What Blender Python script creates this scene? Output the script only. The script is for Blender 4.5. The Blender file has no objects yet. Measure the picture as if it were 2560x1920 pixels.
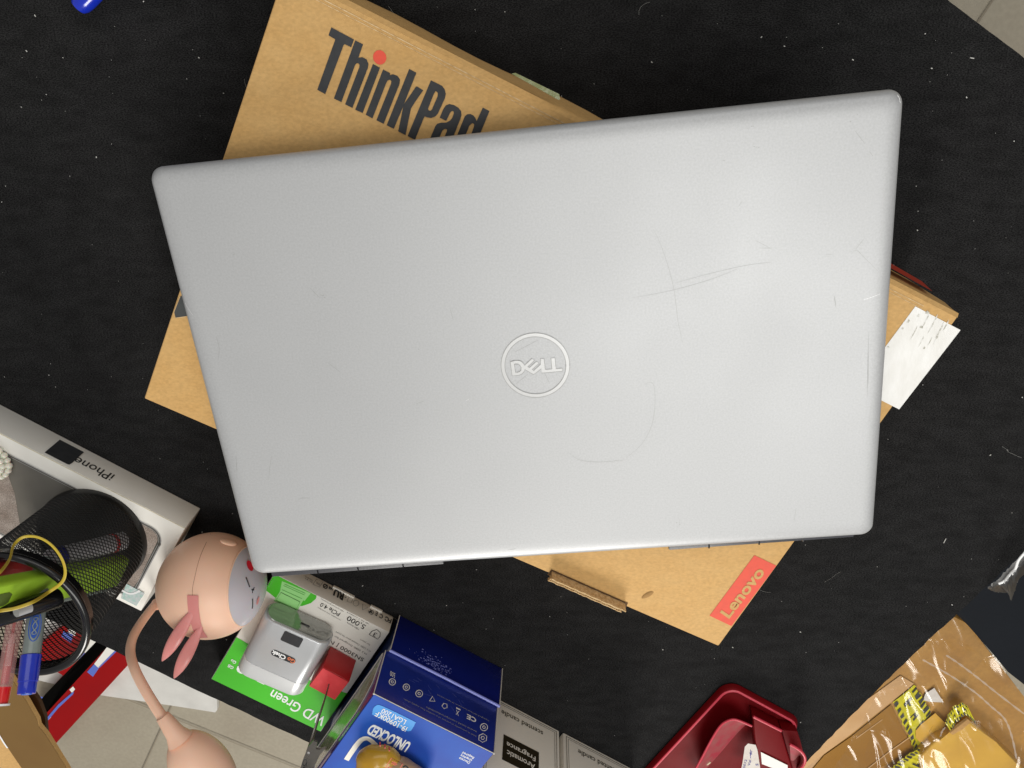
import bpy, bmesh, math, random
from mathutils import Vector, Matrix, Euler
from mathutils.geometry import tessellate_polygon
from mathutils import noise as mnoise

# ------------------------------------------------------------------ camera, world, lights
S = bpy.context.scene
COL = S.collection
CAMH = 0.50                      # camera height above the desk top, metres (desk top is z = 0)
FPX, CX, CY = 2000.0, 1280.0, 960.0
down = Vector((1370 - CX, 168 - CY, FPX)).normalized()
Zc = -down
Xc = (Vector((1, 0, 0)) - Zc * Zc.x).normalized()
Yc = Zc.cross(Xc)
RM = Matrix((Xc, Yc, Zc))        # camera (x right, y down, z forward) -> world
cam_d = bpy.data.cameras.new('camera')
cam = bpy.data.objects.new('camera', cam_d); COL.objects.link(cam)
cam_d.sensor_width = 36; cam_d.lens = FPX / 2560 * 36
cam_d.clip_start = 0.02; cam_d.clip_end = 50
cx, cy, cz = RM @ Vector((1, 0, 0)), RM @ Vector((0, -1, 0)), RM @ Vector((0, 0, -1))
cam.matrix_world = Matrix(((cx.x, cy.x, cz.x, 0), (cx.y, cy.y, cz.y, 0), (cx.z, cy.z, cz.z, CAMH), (0, 0, 0, 1)))
S.camera = cam

W = bpy.data.worlds.new('World'); S.world = W; W.use_nodes = True
W.node_tree.nodes['Background'].inputs[0].default_value = (1.0, 0.985, 0.95, 1)
W.node_tree.nodes['Background'].inputs[1].default_value = 0.30
S.view_settings.view_transform = 'Standard'; S.view_settings.look = 'None'
S.view_settings.exposure = 0.0; S.view_settings.gamma = 1.0

def area(name, loc, target, sx, sy, power, col):
    l = bpy.data.lights.new(name, 'AREA'); l.shape = 'RECTANGLE'; l.size = sx; l.size_y = sy
    l.energy = power; l.color = col
    o = bpy.data.objects.new(name, l); COL.objects.link(o); o.location = loc
    o.rotation_euler = (Vector(target) - Vector(loc)).to_track_quat('-Z', 'Y').to_euler()
    return o
area('ceiling_lamp', (0.62, -0.62, 2.1), (0.05, -0.25, 0), 1.0, 1.5, 24, (1.0, 0.985, 0.94))
area('room_lamp', (0.0, -2.8, 1.55), (0, -0.35, 0), 1.0, 1.0, 58, (1.0, 0.965, 0.90))

area('far_fill', (0.3, 2.1, 2.0), (0, -0.3, 0), 2.6, 1.6, 17, (1.0, 0.98, 0.94))  # added fill, no known source; lifts the walls turned away from room_lamp

# ------------------------------------------------------------------ geometry helpers
def ray(px, py):
    return RM @ Vector((px - CX, py - CY, FPX))
def P(px, py, z=0.0):
    """the point at height z that photo pixel (px,py) shows"""
    r = ray(px, py); t = (CAMH - z) / -r.z
    return Vector((r.x * t, r.y * t, z))
def PV(px, py, p0, n):
    r = ray(px, py); o = Vector((0, 0, CAMH))
    return o + r * ((Vector(p0) - o).dot(n) / r.dot(n))
def PS(px, py, c, rad):
    o = Vector((0, 0, CAMH)); r = ray(px, py).normalized(); m = o - c
    b = m.dot(r); disc = max(b * b - (m.dot(m) - rad * rad), 0)
    return o + r * (-b - math.sqrt(disc))
D = Vector((0.8526, -0.5225, 0)); N = Vector((0.5225, 0.8526, 0)); Z = Vector((0, 0, 1))

def link(name, me, mats, parent=None, smooth=None):
    o = bpy.data.objects.new(name, me); COL.objects.link(o)
    for m in (mats if isinstance(mats, (list, tuple)) else [mats]):
        me.materials.append(m)
    if smooth is not None and len(me.polygons):
        me.shade_smooth(); me.set_sharp_from_angle(angle=math.radians(smooth))
    if parent:
        root = parent
        off = Vector((0, 0, 0))
        while root: off += root.location; root = root.parent
        me.transform(Matrix.Translation(-off)); o.parent = parent
    return o
def obj(name, bm, mats, parent=None, smooth=35):
    bmesh.ops.recalc_face_normals(bm, faces=bm.faces[:])
    me = bpy.data.meshes.new(name); bm.to_mesh(me); bm.free()
    return link(name, me, mats, parent, smooth)
def tag(o, label=None, cat=None, group=None, kind=None):
    for k, v in (('label', label), ('category', cat), ('group', group), ('kind', kind)):
        if v: o[k] = v
    return o
def thing(name, label, cat, loc, group=None):
    o = bpy.data.objects.new(name, None); COL.objects.link(o); o.location = loc
    o.empty_display_size = 0.02
    return tag(o, label, cat, group)

def prism(bm, poly, z0, z1, bev=0.0, seg=2, mi=0, vert_only=False):
    lo = [bm.verts.new((p[0], p[1], z0)) for p in poly]; hi = [bm.verts.new((p[0], p[1], z1)) for p in poly]
    fs = [bm.faces.new(lo[::-1]), bm.faces.new(hi)]
    n = len(poly)
    for i in range(n):
        fs.append(bm.faces.new((lo[i], lo[(i + 1) % n], hi[(i + 1) % n], hi[i])))
    for f in fs: f.material_index = mi
    if bev:
        es = set(e for f in fs for e in f.edges)
        bmesh.ops.bevel(bm, geom=list(es), offset=bev, segments=seg, affect='EDGES', profile=0.5, clamp_overlap=True, material=mi)
    return bm
def box(bm, c, ax, ay, az, sx, sy, sz, bev=0.0, seg=2, mi=0):
    """box centred on c, half sizes along unit axes"""
    vs = []
    for k in (-1, 1):
        for a, b in ((-1, -1), (1, -1), (1, 1), (-1, 1)):
            vs.append(bm.verts.new(Vector(c) + ax * sx * a + ay * sy * b + az * sz * k))
    idx = ((3, 2, 1, 0), (4, 5, 6, 7), (0, 1, 5, 4), (1, 2, 6, 5), (2, 3, 7, 6), (3, 0, 4, 7))
    fs = [bm.faces.new([vs[i] for i in q]) for q in idx]
    for f in fs: f.material_index = mi
    if bev:
        bmesh.ops.bevel(bm, geom=list(set(e for f in fs for e in f.edges)), offset=bev, segments=seg, affect='EDGES', profile=0.5, clamp_overlap=True, material=mi)
def rrect(cx_, cy_, ax, ay, hx, hy, r, n=6):
    pts = []
    for sx, sy, a0 in ((1, 1, 0), (-1, 1, 90), (-1, -1, 180), (1, -1, 270)):
        for i in range(n + 1):
            a = math.radians(a0 + 90 * i / n)
            x = sx * (hx - r) + r * math.cos(a); y = sy * (hy - r) + r * math.sin(a)
            v = Vector((cx_, cy_, 0)) + ax * x + ay * y
            pts.append((v.x, v.y))
    return pts
def smooth_path(pts, k=6):
    """Catmull-Rom through the points"""
    out = []; n = len(pts)
    for i in range(n - 1):
        p0, p1, p2, p3 = pts[max(i - 1, 0)], pts[i], pts[i + 1], pts[min(i + 2, n - 1)]
        for j in range(k):
            t = j / k
            out.append(0.5 * ((2 * p1) + (p2 - p0) * t + (2 * p0 - 5 * p1 + 4 * p2 - p3) * t * t + (3 * p1 - p0 - 3 * p2 + p3) * t ** 3))
    out.append(pts[-1].copy()); return out
def tube(bm, pts, rad, seg=10, closed=False, cap=True, mi=0, flat=1.0):
    n = len(pts); rings = []
    rads = rad if isinstance(rad, (list, tuple)) else [rad] * n
    up = None
    for i, p in enumerate(pts):
        a = pts[(i - 1) % n] if (closed or i > 0) else p
        b = pts[(i + 1) % n] if (closed or i < n - 1) else p
        t = (b - a).normalized()
        if up is None:
            up = t.orthogonal().normalized()
            if abs(t.z) < 0.9: up = (Z - t * t.z).normalized()
        up = (up - t * up.dot(t)).normalized(); s = t.cross(up)
        rings.append([bm.verts.new(p + (up * math.cos(2 * math.pi * j / seg) * flat + s * math.sin(2 * math.pi * j / seg)) * rads[i]) for j in range(seg)])
    m = n if closed else n - 1
    for i in range(m):
        A, B = rings[i], rings[(i + 1) % n]
        for j in range(seg):
            f = bm.faces.new((A[j], A[(j + 1) % seg], B[(j + 1) % seg], B[j])); f.material_index = mi
    if cap and not closed:
        bm.faces.new(rings[0][::-1]).material_index = mi; bm.faces.new(rings[-1]).material_index = mi
def ribbon(bm, pts, w, nrm, mi=0):
    """flat strip of width w lying across nrm"""
    n = len(pts); prev = None
    for i, p in enumerate(pts):
        t = (pts[min(i + 1, n - 1)] - pts[max(i - 1, 0)]).normalized()
        s = t.cross(nrm).normalized() * ((w[i] if isinstance(w, list) else w) / 2)
        cur = (bm.verts.new(p - s), bm.verts.new(p + s))
        if prev: bm.faces.new((prev[0], prev[1], cur[1], cur[0])).material_index = mi
        prev = cur
def ellipsoid(bm, c, ax, ay, az, rx, ry, rz, u=24, v=16, mi=0):
    ret = bmesh.ops.create_uvsphere(bm, u_segments=u, v_segments=v, radius=1)
    M = Matrix(((ax.x * rx, ay.x * ry, az.x * rz, c[0]), (ax.y * rx, ay.y * ry, az.y * rz, c[1]), (ax.z * rx, ay.z * ry, az.z * rz, c[2]), (0, 0, 0, 1)))
    bmesh.ops.transform(bm, matrix=M, verts=ret['verts'])
    if mi:
        for vv in ret['verts']:
            for f in vv.link_faces: f.material_index = mi
def decal(bm, loops, nrm, off=0.0002, mi=0, th=0.00012):
    """thin printed / stuck-on shape with a little thickness; loops are lists of 3D points, the first the outline"""
    nrm = Vector(nrm).normalized()
    tris = tessellate_polygon(loops)
    flat = [p for l in loops for p in l]
    hi = [bm.verts.new(p + nrm * off) for p in flat]
    for t in tris:
        try:
            f = bm.faces.new([hi[i] for i in t]); f.material_index = mi
            f.normal_update()
            if f.normal.dot(nrm) < 0: f.normal_flip()
        except ValueError: pass
def decal_obj(name, loops, nrm, mat, parent, off=0.0002):
    bm = bmesh.new(); decal(bm, loops, nrm, off)
    me = bpy.data.meshes.new(name); bm.to_mesh(me); bm.free()
    return link(name, me, mat, parent)

def text_mesh(s, bold=0.0):
    cu = bpy.data.curves.new('t', 'FONT'); cu.body = s; cu.offset = bold; cu.resolution_u = 3
    cu.space_line = 0.9
    o = bpy.data.objects.new('t', cu); COL.objects.link(o)
    dg = bpy.context.evaluated_depsgraph_get(); me = bpy.data.meshes.new_from_object(o.evaluated_get(dg))
    bpy.data.objects.remove(o); bpy.data.curves.remove(cu)
    return me
def put_text(bm, s, TL, TR, BL, off=0.0003, bold=0.0, mi=0, shear=0.0):
    me = text_mesh(s, bold)
    xs = [v.co.x for v in me.vertices]; ys = [v.co.y for v in me.vertices]
    x0, x1, y0, y1 = min(xs), max(xs), min(ys), max(ys)
    nrm = (TR - TL).cross(TL - BL).normalized()
    for v in me.vertices:
        a = (v.co.x - x0) / (x1 - x0); b = (v.co.y - y0) / (y1 - y0)
        v.co = BL + (TR - TL) * (a + shear * b) + (TL - BL) * b + nrm * off
    k = len(bm.faces); bm.from_mesh(me); bm.faces.ensure_lookup_table()
    for f in bm.faces[k:]: f.material_index = mi
    bpy.data.meshes.remove(me)
def ctext(bm, s, c, w, h, wd, hd, fn, **kw):
    """text centred on photo pixel c, w x h photo pixels, reading along wd, letters' tops along hd; fn maps pixels to its surface"""
    wd = Vector(wd).normalized(); hd = Vector(hd).normalized(); c = Vector(c)
    TL = c - wd * w / 2 + hd * h / 2; TR = c + wd * w / 2 + hd * h / 2; BL = c - wd * w / 2 - hd * h / 2
    put_text(bm, s, fn(*TL), fn(*TR), fn(*BL), **kw)
def finish(name, bm, mats, parent):
    me = bpy.data.meshes.new(name); bm.to_mesh(me); bm.free()
    return link(name, me, mats, parent)
def cropf(x0, y0, s):
    return lambda x, y: (x0 + x / s, y0 + y / s)

# ------------------------------------------------------------------ materials
def lin(c):
    return tuple(((v / 255) / 12.92 if v / 255 <= 0.04045 else ((v / 255 + 0.055) / 1.055) ** 2.4) for v in c)
def mat(name, col, rough=0.5, metal=0.0, var=None, bump=None, spec=0.5, coat=0.0, stretch=(1, 1, 1), alpha=None, trans=0.0, sheen=0.0, col2=None, fine=None, rv=None, sub=0.0, rot=0.0):
    """col/col2 linear; var=(scale, contrast) mixes col and col2 by noise; fine adds a second, finer noise; bump=(scale, strength)"""
    m = bpy.data.materials.new(name); m.use_nodes = True
    nt = m.node_tree; b = nt.nodes['Principled BSDF']; L = nt.links
    b.inputs['Base Color'].default_value = (*col, 1); b.inputs['Roughness'].default_value = rough
    b.inputs['Metallic'].default_value = metal; b.inputs['Specular IOR Level'].default_value = spec
    b.inputs['Coat Weight'].default_value = coat; b.inputs['Coat Roughness'].default_value = 0.08
    if sub: b.inputs['Subsurface Weight'].default_value = sub; b.inputs['Subsurface Scale'].default_value = 0.004
    if trans: b.inputs['Transmission Weight'].default_value = trans; b.inputs['IOR'].default_value = 1.25
    if sheen: b.inputs['Sheen Weight'].default_value = sheen; b.inputs['Sheen Roughness'].default_value = 0.5
    if alpha is not None: b.inputs['Alpha'].default_value = alpha
    tc = nt.nodes.new('ShaderNodeTexCoord'); mp = nt.nodes.new('ShaderNodeMapping')
    mp.inputs['Scale'].default_value = stretch; mp.inputs['Rotation'].default_value = (0, 0, rot)
    L.new(tc.outputs['Object'], mp.inputs['Vector'])
    def noise(sc, det=4):
        n = nt.nodes.new('ShaderNodeTexNoise'); n.inputs['Scale'].default_value = sc; n.inputs['Detail'].default_value = det
        L.new(mp.outputs['Vector'], n.inputs['Vector']); return n
    if var:
        n = noise(var[0]); r = nt.nodes.new('ShaderNodeValToRGB')
        r.color_ramp.elements[0].position = 0.5 - var[1]; r.color_ramp.elements[1].position = 0.5 + var[1]
        c2 = col2 or tuple(v * 0.8 for v in col)
        r.color_ramp.elements[0].color = (*c2, 1); r.color_ramp.elements[1].color = (*col, 1)
        L.new(n.outputs['Fac'], r.inputs['Fac']); out = r.outputs['Color']
        if fine:
            n2 = noise(fine[0], 3); mr = nt.nodes.new('ShaderNodeMapRange')
            mr.inputs['From Min'].default_value = 0.3; mr.inputs['From Max'].default_value = 0.7
            mr.inputs['To Min'].default_value = 1 - fine[1]; mr.inputs['To Max'].default_value = 1 + fine[1]
            L.new(n2.outputs['Fac'], mr.inputs['Value'])
            mx = nt.nodes.new('ShaderNodeVectorMath'); mx.operation = 'SCALE'
            L.new(out, mx.inputs[0]); L.new(mr.outputs['Result'], mx.inputs['Scale']); out = mx.outputs['Vector']
        L.new(out, b.inputs['Base Color'])
    if rv:
        n3 = noise(rv[0]); mr = nt.nodes.new('ShaderNodeMapRange')
        mr.inputs['From Min'].default_value = 0.3; mr.inputs['From Max'].default_value = 0.7
        mr.inputs['To Min'].default_value = rough - rv[1]; mr.inputs['To Max'].default_value = rough + rv[1]
        L.new(n3.outputs['Fac'], mr.inputs['Value']); L.new(mr.outputs['Result'], b.inputs['Roughness'])
    if bump:
        n4 = noise(bump[0], bump[2] if len(bump) > 2 else 4); bp = nt.nodes.new('ShaderNodeBump')
        bp.inputs['Strength'].default_value = bump[1]; bp.inputs['Distance'].default_value = 0.001
        L.new(n4.outputs['Fac'], bp.inputs['Height']); L.new(bp.outputs['Normal'], b.inputs['Normal'])
    return m
M = {}
M['felt'] = mat('black_felt', (0.0255, 0.0255, 0.0260), 1.0, var=(900, 0.13), col2=(0.0055, 0.0055, 0.0060), fine=(70, 0.22), bump=(1300, 0.6), spec=0.1, stretch=(1, 2.2, 1))
M['floor'] = mat('floor_tile', (0.37, 0.335, 0.26), 0.5, var=(9, 0.3), col2=(0.32, 0.28, 0.215), fine=(160, 0.06), rv=(20, 0.1))
M['grout'] = mat('grout', (0.26, 0.225, 0.17), 0.9)
M['lid'] = mat('silver_lid', (0.462, 0.470, 0.482), 0.46, metal=0.34, var=(7, 0.3), col2=(0.447, 0.455, 0.468), fine=(1000, 0.06), bump=(2400, 0.05), rv=(14, 0.03))
M['lid_mark'] = mat('lid_scratch', (0.28, 0.28, 0.275), 0.5, metal=0.4)
M['lid_light'] = mat('lid_light_scratch', (0.85, 0.85, 0.86), 0.3, metal=0.4)
M['logo'] = mat('logo_bright', (0.54, 0.545, 0.55), 0.35, metal=0.4)
M['dark_plastic'] = mat('dark_grey_plastic', (0.055, 0.056, 0.066), 0.4, var=(600, 0.2), bump=(1200, 0.1))
M['kraft'] = mat('kraft_board', (0.60, 0.375, 0.150), 0.72, var=(60, 0.3), col2=(0.56, 0.33, 0.118), fine=(500, 0.09), bump=(120, 0.12), spec=0.3, stretch=(1.0, 1.6, 1))
M['kraft_side'] = mat('kraft_board_side', (0.45, 0.26, 0.10), 0.8, var=(30, 0.2), fine=(300, 0.1), spec=0.2)
M['kraft_cut'] = mat('kraft_cut_edge', (0.68, 0.50, 0.28), 0.9, var=(500, 0.15), col2=(0.48, 0.31, 0.14))
M['kraft_dark'] = mat('kraft_slot_shade', (0.10, 0.05, 0.018), 0.9)  # dark brown standing for shade inside the tab slot
M['ink_black'] = mat('black_ink', (0.022, 0.024, 0.028), 0.62, var=(220, 0.2), col2=(0.032, 0.034, 0.038))
M['ink_red'] = mat('red_ink', (0.78, 0.085, 0.045), 0.6, var=(260, 0.2), col2=(0.70, 0.08, 0.045))
M['orange_red'] = mat('orange_red_ink', (0.42, 0.035, 0.012), 0.6)
M['white_label'] = mat('white_label', (0.82, 0.82, 0.81), 0.35, var=(90, 0.30), col2=(0.70, 0.69, 0.66), bump=(200, 0.2), stretch=(1.8, 0.9, 1), rot=1.0)
M['smudge'] = mat('label_smudge', (0.47, 0.46, 0.40), 0.6, var=(500, 0.10), col2=(0.80, 0.80, 0.78))
M['slate'] = mat('slate_ink', (0.055, 0.060, 0.062), 0.6, var=(200, 0.2))
M['old_tape'] = mat('greenish_tape', (0.22, 0.24, 0.10), 0.25, bump=(150, 0.4))
M['white_card'] = mat('white_card', (0.86, 0.845, 0.80), 0.42, var=(60, 0.2), col2=(0.83, 0.81, 0.755))
M['cream'] = mat('cream_card_edge', (0.66, 0.60, 0.42), 0.6)
M['phone_print'] = mat('phone_print', (0.060, 0.062, 0.056), 0.25, var=(14, 0.25), col2=(0.22, 0.20, 0.17), coat=0.3)
M['phone_sand'] = mat('phone_print_sand', (0.42, 0.36, 0.32), 0.4, var=(60, 0.2), col2=(0.23, 0.18, 0.15), fine=(1700, 0.5))
M['silver_line'] = mat('silver_line', (0.45, 0.45, 0.46), 0.3, metal=0.3)
M['holo'] = mat('holographic_foil', (0.80, 0.84, 0.86), 0.2, metal=0.35, var=(420, 0.12), col2=(0.55, 0.80, 0.74), bump=(500, 0.4))
M['black_wire'] = mat('black_painted_wire', (0.006, 0.006, 0.006), 0.36, spec=0.4)
M['strap'] = mat('black_webbing', (0.003, 0.003, 0.003), 0.9, spec=0.1)
M['black_gloss'] = mat('black_gloss', (0.006, 0.006, 0.007), 0.18, spec=0.6)
M['lime'] = mat('lime_plastic', (0.33, 0.56, 0.035), 0.38, var=(40, 0.3), col2=(0.30, 0.50, 0.03))
M['lime_dark'] = mat('lime_recess', (0.08, 0.12, 0.02), 0.5)
M['blue_cap'] = mat('blue_plastic', (0.008, 0.035, 0.55), 0.22, coat=0.4, var=(90, 0.3), col2=(0.006, 0.02, 0.40))
M['pen_grey'] = mat('grey_pen_barrel', (0.25, 0.31, 0.30), 0.3, coat=0.3, var=(90, 0.25), col2=(0.20, 0.22, 0.21))
M['blue_print'] = mat('blue_print', (0.02, 0.10, 0.50), 0.4)
M['red_pen'] = mat('red_plastic', (0.70, 0.012, 0.012), 0.2, coat=0.4)
M['clear_red'] = mat('clear_pen_barrel', (0.66, 0.36, 0.34), 0.12, alpha=0.45, spec=0.8)
M['clear'] = mat('clear_plastic', (0.85, 0.85, 0.85), 0.08, alpha=0.28, spec=0.9)
M['band'] = mat('yellow_rubber', (0.50, 0.37, 0.035), 0.5)
M['white_tube'] = mat('white_tube', (0.42, 0.42, 0.45), 0.4)
M['navy'] = mat('navy_print', (0.01, 0.012, 0.16), 0.4)
M['pink'] = mat('peach_plastic', (0.86, 0.54, 0.39), 0.45, sub=0.12)
M['rose'] = mat('rose_plastic', (0.64, 0.235, 0.22), 0.33, sub=0.1)
M['face'] = mat('lamp_diffuser', (0.50, 0.475, 0.52), 0.35, sub=0.2)
M['cheek'] = mat('cheek_print', (0.62, 0.012, 0.03), 0.5)
M['cheek2'] = mat('cheek_print_faded', (0.60, 0.24, 0.24), 0.5)
M['seam'] = mat('seam', (0.30, 0.16, 0.10), 0.8)
M['green_print'] = mat('green_print', (0.065, 0.52, 0.02), 0.3, coat=0.35)
M['green_pale'] = mat('pale_green_print', (0.33, 0.72, 0.25), 0.35, coat=0.3)
M['green_deep'] = mat('deep_green_print', (0.05, 0.30, 0.03), 0.35)
M['ssd_white'] = mat('box_white', (0.80, 0.78, 0.73), 0.28, coat=0.2, var=(50, 0.3), col2=(0.77, 0.74, 0.68))
M['grey_text'] = mat('grey_ink', (0.16, 0.155, 0.15), 0.6)
M['black_text'] = mat('text_black', (0.02, 0.02, 0.02), 0.6)
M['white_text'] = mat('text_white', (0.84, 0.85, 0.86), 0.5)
M['orange_text'] = mat('text_orange', (0.62, 0.16, 0.06), 0.5)
M['silver'] = mat('silver_plastic', (0.50, 0.515, 0.53), 0.30, metal=0.35, var=(40, 0.3), col2=(0.47, 0.48, 0.50))
M['silver_face'] = mat('silver_gloss_face', (0.36, 0.37, 0.36), 0.12, metal=0.55)
M['silver_light'] = mat('light_silver_plastic', (0.64, 0.65, 0.66), 0.34, metal=0.3)
M['display'] = mat('dark_display', (0.028, 0.030, 0.034), 0.25)
M['red_foam'] = mat('red_foam_top', (0.80, 0.055, 0.065), 0.5, var=(90, 0.2), col2=(0.66, 0.035, 0.045), bump=(90, 0.6))
M['red_card'] = mat('red_card', (0.42, 0.012, 0.014), 0.35)
M['steel'] = mat('dull_steel', (0.25, 0.235, 0.215), 0.3, metal=0.9, rv=(90, 0.12))
M['intel_blue'] = mat('deep_blue_print', (0.012, 0.035, 0.34), 0.3, coat=0.3, var=(13, 0.25), col2=(0.008, 0.016, 0.16), fine=(90, 0.06))
M['intel_top'] = mat('mid_blue_print', (0.010, 0.105, 0.50), 0.5, spec=0.2, var=(22, 0.25), col2=(0.018, 0.045, 0.33))
M['intel_navy'] = mat('navy_box', (0.004, 0.012, 0.17), 0.22, coat=0.4, var=(20, 0.3), col2=(0.003, 0.006, 0.11))
M['intel_edge'] = mat('lilac_edge', (0.20, 0.24, 0.72), 0.3)
M['intel_side'] = mat('glossy_blue_side', (0.04, 0.07, 0.22), 0.07, metal=0.6)
M['violet'] = mat('violet_print', (0.12, 0.05, 0.28), 0.15, metal=0.3)
M['foil'] = mat('reflection_foil', (0.55, 0.55, 0.40), 0.18, metal=0.55, var=(60, 0.18), col2=(0.22, 0.30, 0.10), bump=(60, 0.5), stretch=(0.3, 1.0, 1), rot=0.55)  # green streaks paint in the reflection of the neighbouring drive carton
M['pill'] = mat('pill_blue', (0.035, 0.30, 0.78), 0.35)
M['paper_edge'] = mat('paper_edge', (0.62, 0.60, 0.56), 0.8)
M['candle_card'] = mat('candle_card', (0.86, 0.83, 0.76), 0.6, var=(40, 0.3), col2=(0.84, 0.80, 0.72))
M['candle_ink'] = mat('candle_ink', (0.075, 0.065, 0.045), 0.7)
M['candle_black'] = mat('candle_label', (0.022, 0.016, 0.006), 0.45)
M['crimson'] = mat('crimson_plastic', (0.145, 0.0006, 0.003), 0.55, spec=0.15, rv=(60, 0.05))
M['crimson_highlight'] = mat('crimson_highlight', (0.55, 0.03, 0.06), 0.4)  # pink highlight along rims and lips, painted as a lighter crimson
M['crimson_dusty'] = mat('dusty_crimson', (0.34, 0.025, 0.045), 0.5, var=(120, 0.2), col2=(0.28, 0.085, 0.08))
M['note'] = mat('paper_note', (0.66, 0.62, 0.58), 0.7, var=(200, 0.2), col2=(0.60, 0.55, 0.50))
M['pen_ink'] = mat('pen_ink', (0.05, 0.05, 0.30), 0.7)
M['parcel'] = mat('parcel_card', (0.46, 0.245, 0.055), 0.5, var=(22, 0.22), col2=(0.35, 0.165, 0.03), fine=(200, 0.08))
M['parcel_tan'] = mat('parcel_tan', (0.58, 0.36, 0.17), 0.6, var=(30, 0.25), col2=(0.50, 0.28, 0.11))
M['parcel_brown'] = mat('parcel_brown_tape', (0.34, 0.17, 0.028), 0.22, var=(14, 0.3), col2=(0.27, 0.12, 0.016), coat=0.2)
M['parcel_amber'] = mat('parcel_amber', (0.68, 0.40, 0.055), 0.3, coat=0.3, var=(26, 0.25), col2=(0.56, 0.31, 0.045), bump=(40, 0.3))
M['hazard'] = mat('yellow_tape', (0.68, 0.61, 0.010), 0.25, coat=0.4, var=(90, 0.2), col2=(0.50, 0.45, 0.010), bump=(120, 0.6))
M['wrap'] = mat('clear_wrap', (0.78, 0.76, 0.72), 0.10, alpha=0.045, spec=1.0, bump=(40, 1.0, 3))
M['bag_black'] = mat('black_bag', (0.006, 0.008, 0.012), 0.8, spec=0.15, var=(30, 0.3), bump=(400, 0.2))
M['bag_clear'] = mat('clear_bag', (0.62, 0.61, 0.60), 0.12, alpha=0.5, spec=1.0, bump=(60, 0.8, 2))
M['tape_brown'] = mat('glossy_brown_tape', (0.205, 0.118, 0.030), 0.22, coat=0.3, var=(14, 0.3), col2=(0.165, 0.085, 0.02), bump=(18, 0.35, 2))
M['carton_dark'] = mat('carton_dark_side', (0.075, 0.030, 0.008), 0.6)
M['flag_red'] = mat('red_print_panel', (0.33, 0.001, 0.002), 0.6, spec=0.15, var=(10, 0.3), col2=(0.26, 0.002, 0.004))
M['flag_blue'] = mat('blue_print_panel', (0.10, 0.16, 0.58), 0.5)
M['sheet'] = mat('white_sheet', (0.70, 0.69, 0.66), 0.6, var=(30, 0.3), bump=(25, 0.5))
M['lint'] = mat('lint', (0.50, 0.50, 0.48), 0.9)
M['gold'] = mat('yellow_wrapper', (0.54, 0.315, 0.012), 0.26, coat=0.3, var=(50, 0.25), col2=(0.42, 0.22, 0.015), bump=(90, 0.5, 2))
M['beige_wrap'] = mat('beige_wrapper', (0.50, 0.34, 0.19), 0.35, var=(70, 0.25), col2=(0.42, 0.25, 0.11), bump=(90, 0.5, 2))
M['stamp'] = mat('red_stamp', (0.60, 0.05, 0.03), 0.5)
M['gem'] = mat('pale_gem', (0.66, 0.72, 0.72), 0.15, coat=0.5)
M['bead'] = mat('milky_bead', (0.80, 0.78, 0.68), 0.2, sub=0.3, coat=0.3)
M['metal_leg'] = mat('black_metal', (0.02, 0.02, 0.02), 0.4)
M['wood'] = mat('particle_board', (0.36, 0.24, 0.13), 0.7)

def film(name, col, amount, rough, milk=0.0):
    m = bpy.data.materials.new(name); m.use_nodes = True; nt = m.node_tree; L = nt.links; nt.nodes.clear()
    o = nt.nodes.new('ShaderNodeOutputMaterial'); t = nt.nodes.new('ShaderNodeBsdfTransparent'); g_ = nt.nodes.new('ShaderNodeBsdfGlossy'); d = nt.nodes.new('ShaderNodeBsdfTranslucent')
    g_.inputs['Roughness'].default_value = rough; g_.inputs['Color'].default_value = tuple(c * .55 for c in col) + (1,); d.inputs['Color'].default_value = (*col, 1)
    lw = nt.nodes.new('ShaderNodeLayerWeight'); lw.inputs['Blend'].default_value = 0.25
    mr = nt.nodes.new('ShaderNodeMapRange'); mr.inputs['To Min'].default_value = amount; mr.inputs['To Max'].default_value = 0.35
    L.new(lw.outputs['Facing'], mr.inputs['Value'])
    m1 = nt.nodes.new('ShaderNodeMixShader'); m1.inputs[0].default_value = milk; L.new(t.outputs[0], m1.inputs[1]); L.new(d.outputs[0], m1.inputs[2])
    m2 = nt.nodes.new('ShaderNodeMixShader'); L.new(mr.outputs['Result'], m2.inputs[0]); L.new(m1.outputs[0], m2.inputs[1]); L.new(g_.outputs[0], m2.inputs[2])
    L.new(m2.outputs[0], o.inputs['Surface']); return m
M['wrap'] = film('clear_wrap', (0.9, 0.88, 0.85), 0.018, 0.16, 0.01)
M['bag_clear'] = film('clear_bag', (0.8, 0.8, 0.8), 0.10, 0.14, 0.42)
rnd = random.Random(7)

# ------------------------------------------------------------------ floor
FZ = -0.72
bm = bmesh.new()
prism(bm, [(-4, -4), (4, -4), (4, 4), (-4, 4)], FZ - 0.05, FZ)
tag(obj('floor', bm, M['floor']), 'beige tiled floor below the desk', 'floor', kind='structure')
bm = bmesh.new()
fa = P(2365, 170, FZ); fb = P(2520, -60, FZ)              # one grout line seen at the top right corner
gd = (fb - fa).normalized(); gn = gd.cross(Z)
g0 = P(500, 1818, FZ)
for k in range(-6, 7):
    for (o, dd) in ((fa + gn * 0.6 * k, gd), (g0 + gd * 0.6 * k, gn)):
        ribbon(bm, [o - dd * 4, o + dd * 4], 0.0022, Z)
me = bpy.data.meshes.new('floor_grout'); 
for v in bm.verts: v.co.z = FZ + 0.004
bm.to_mesh(me); bm.free()
tag(link('floor_grout', me, M['grout']), 'thin brown grout lines between the floor tiles', 'grout', kind='structure')

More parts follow.
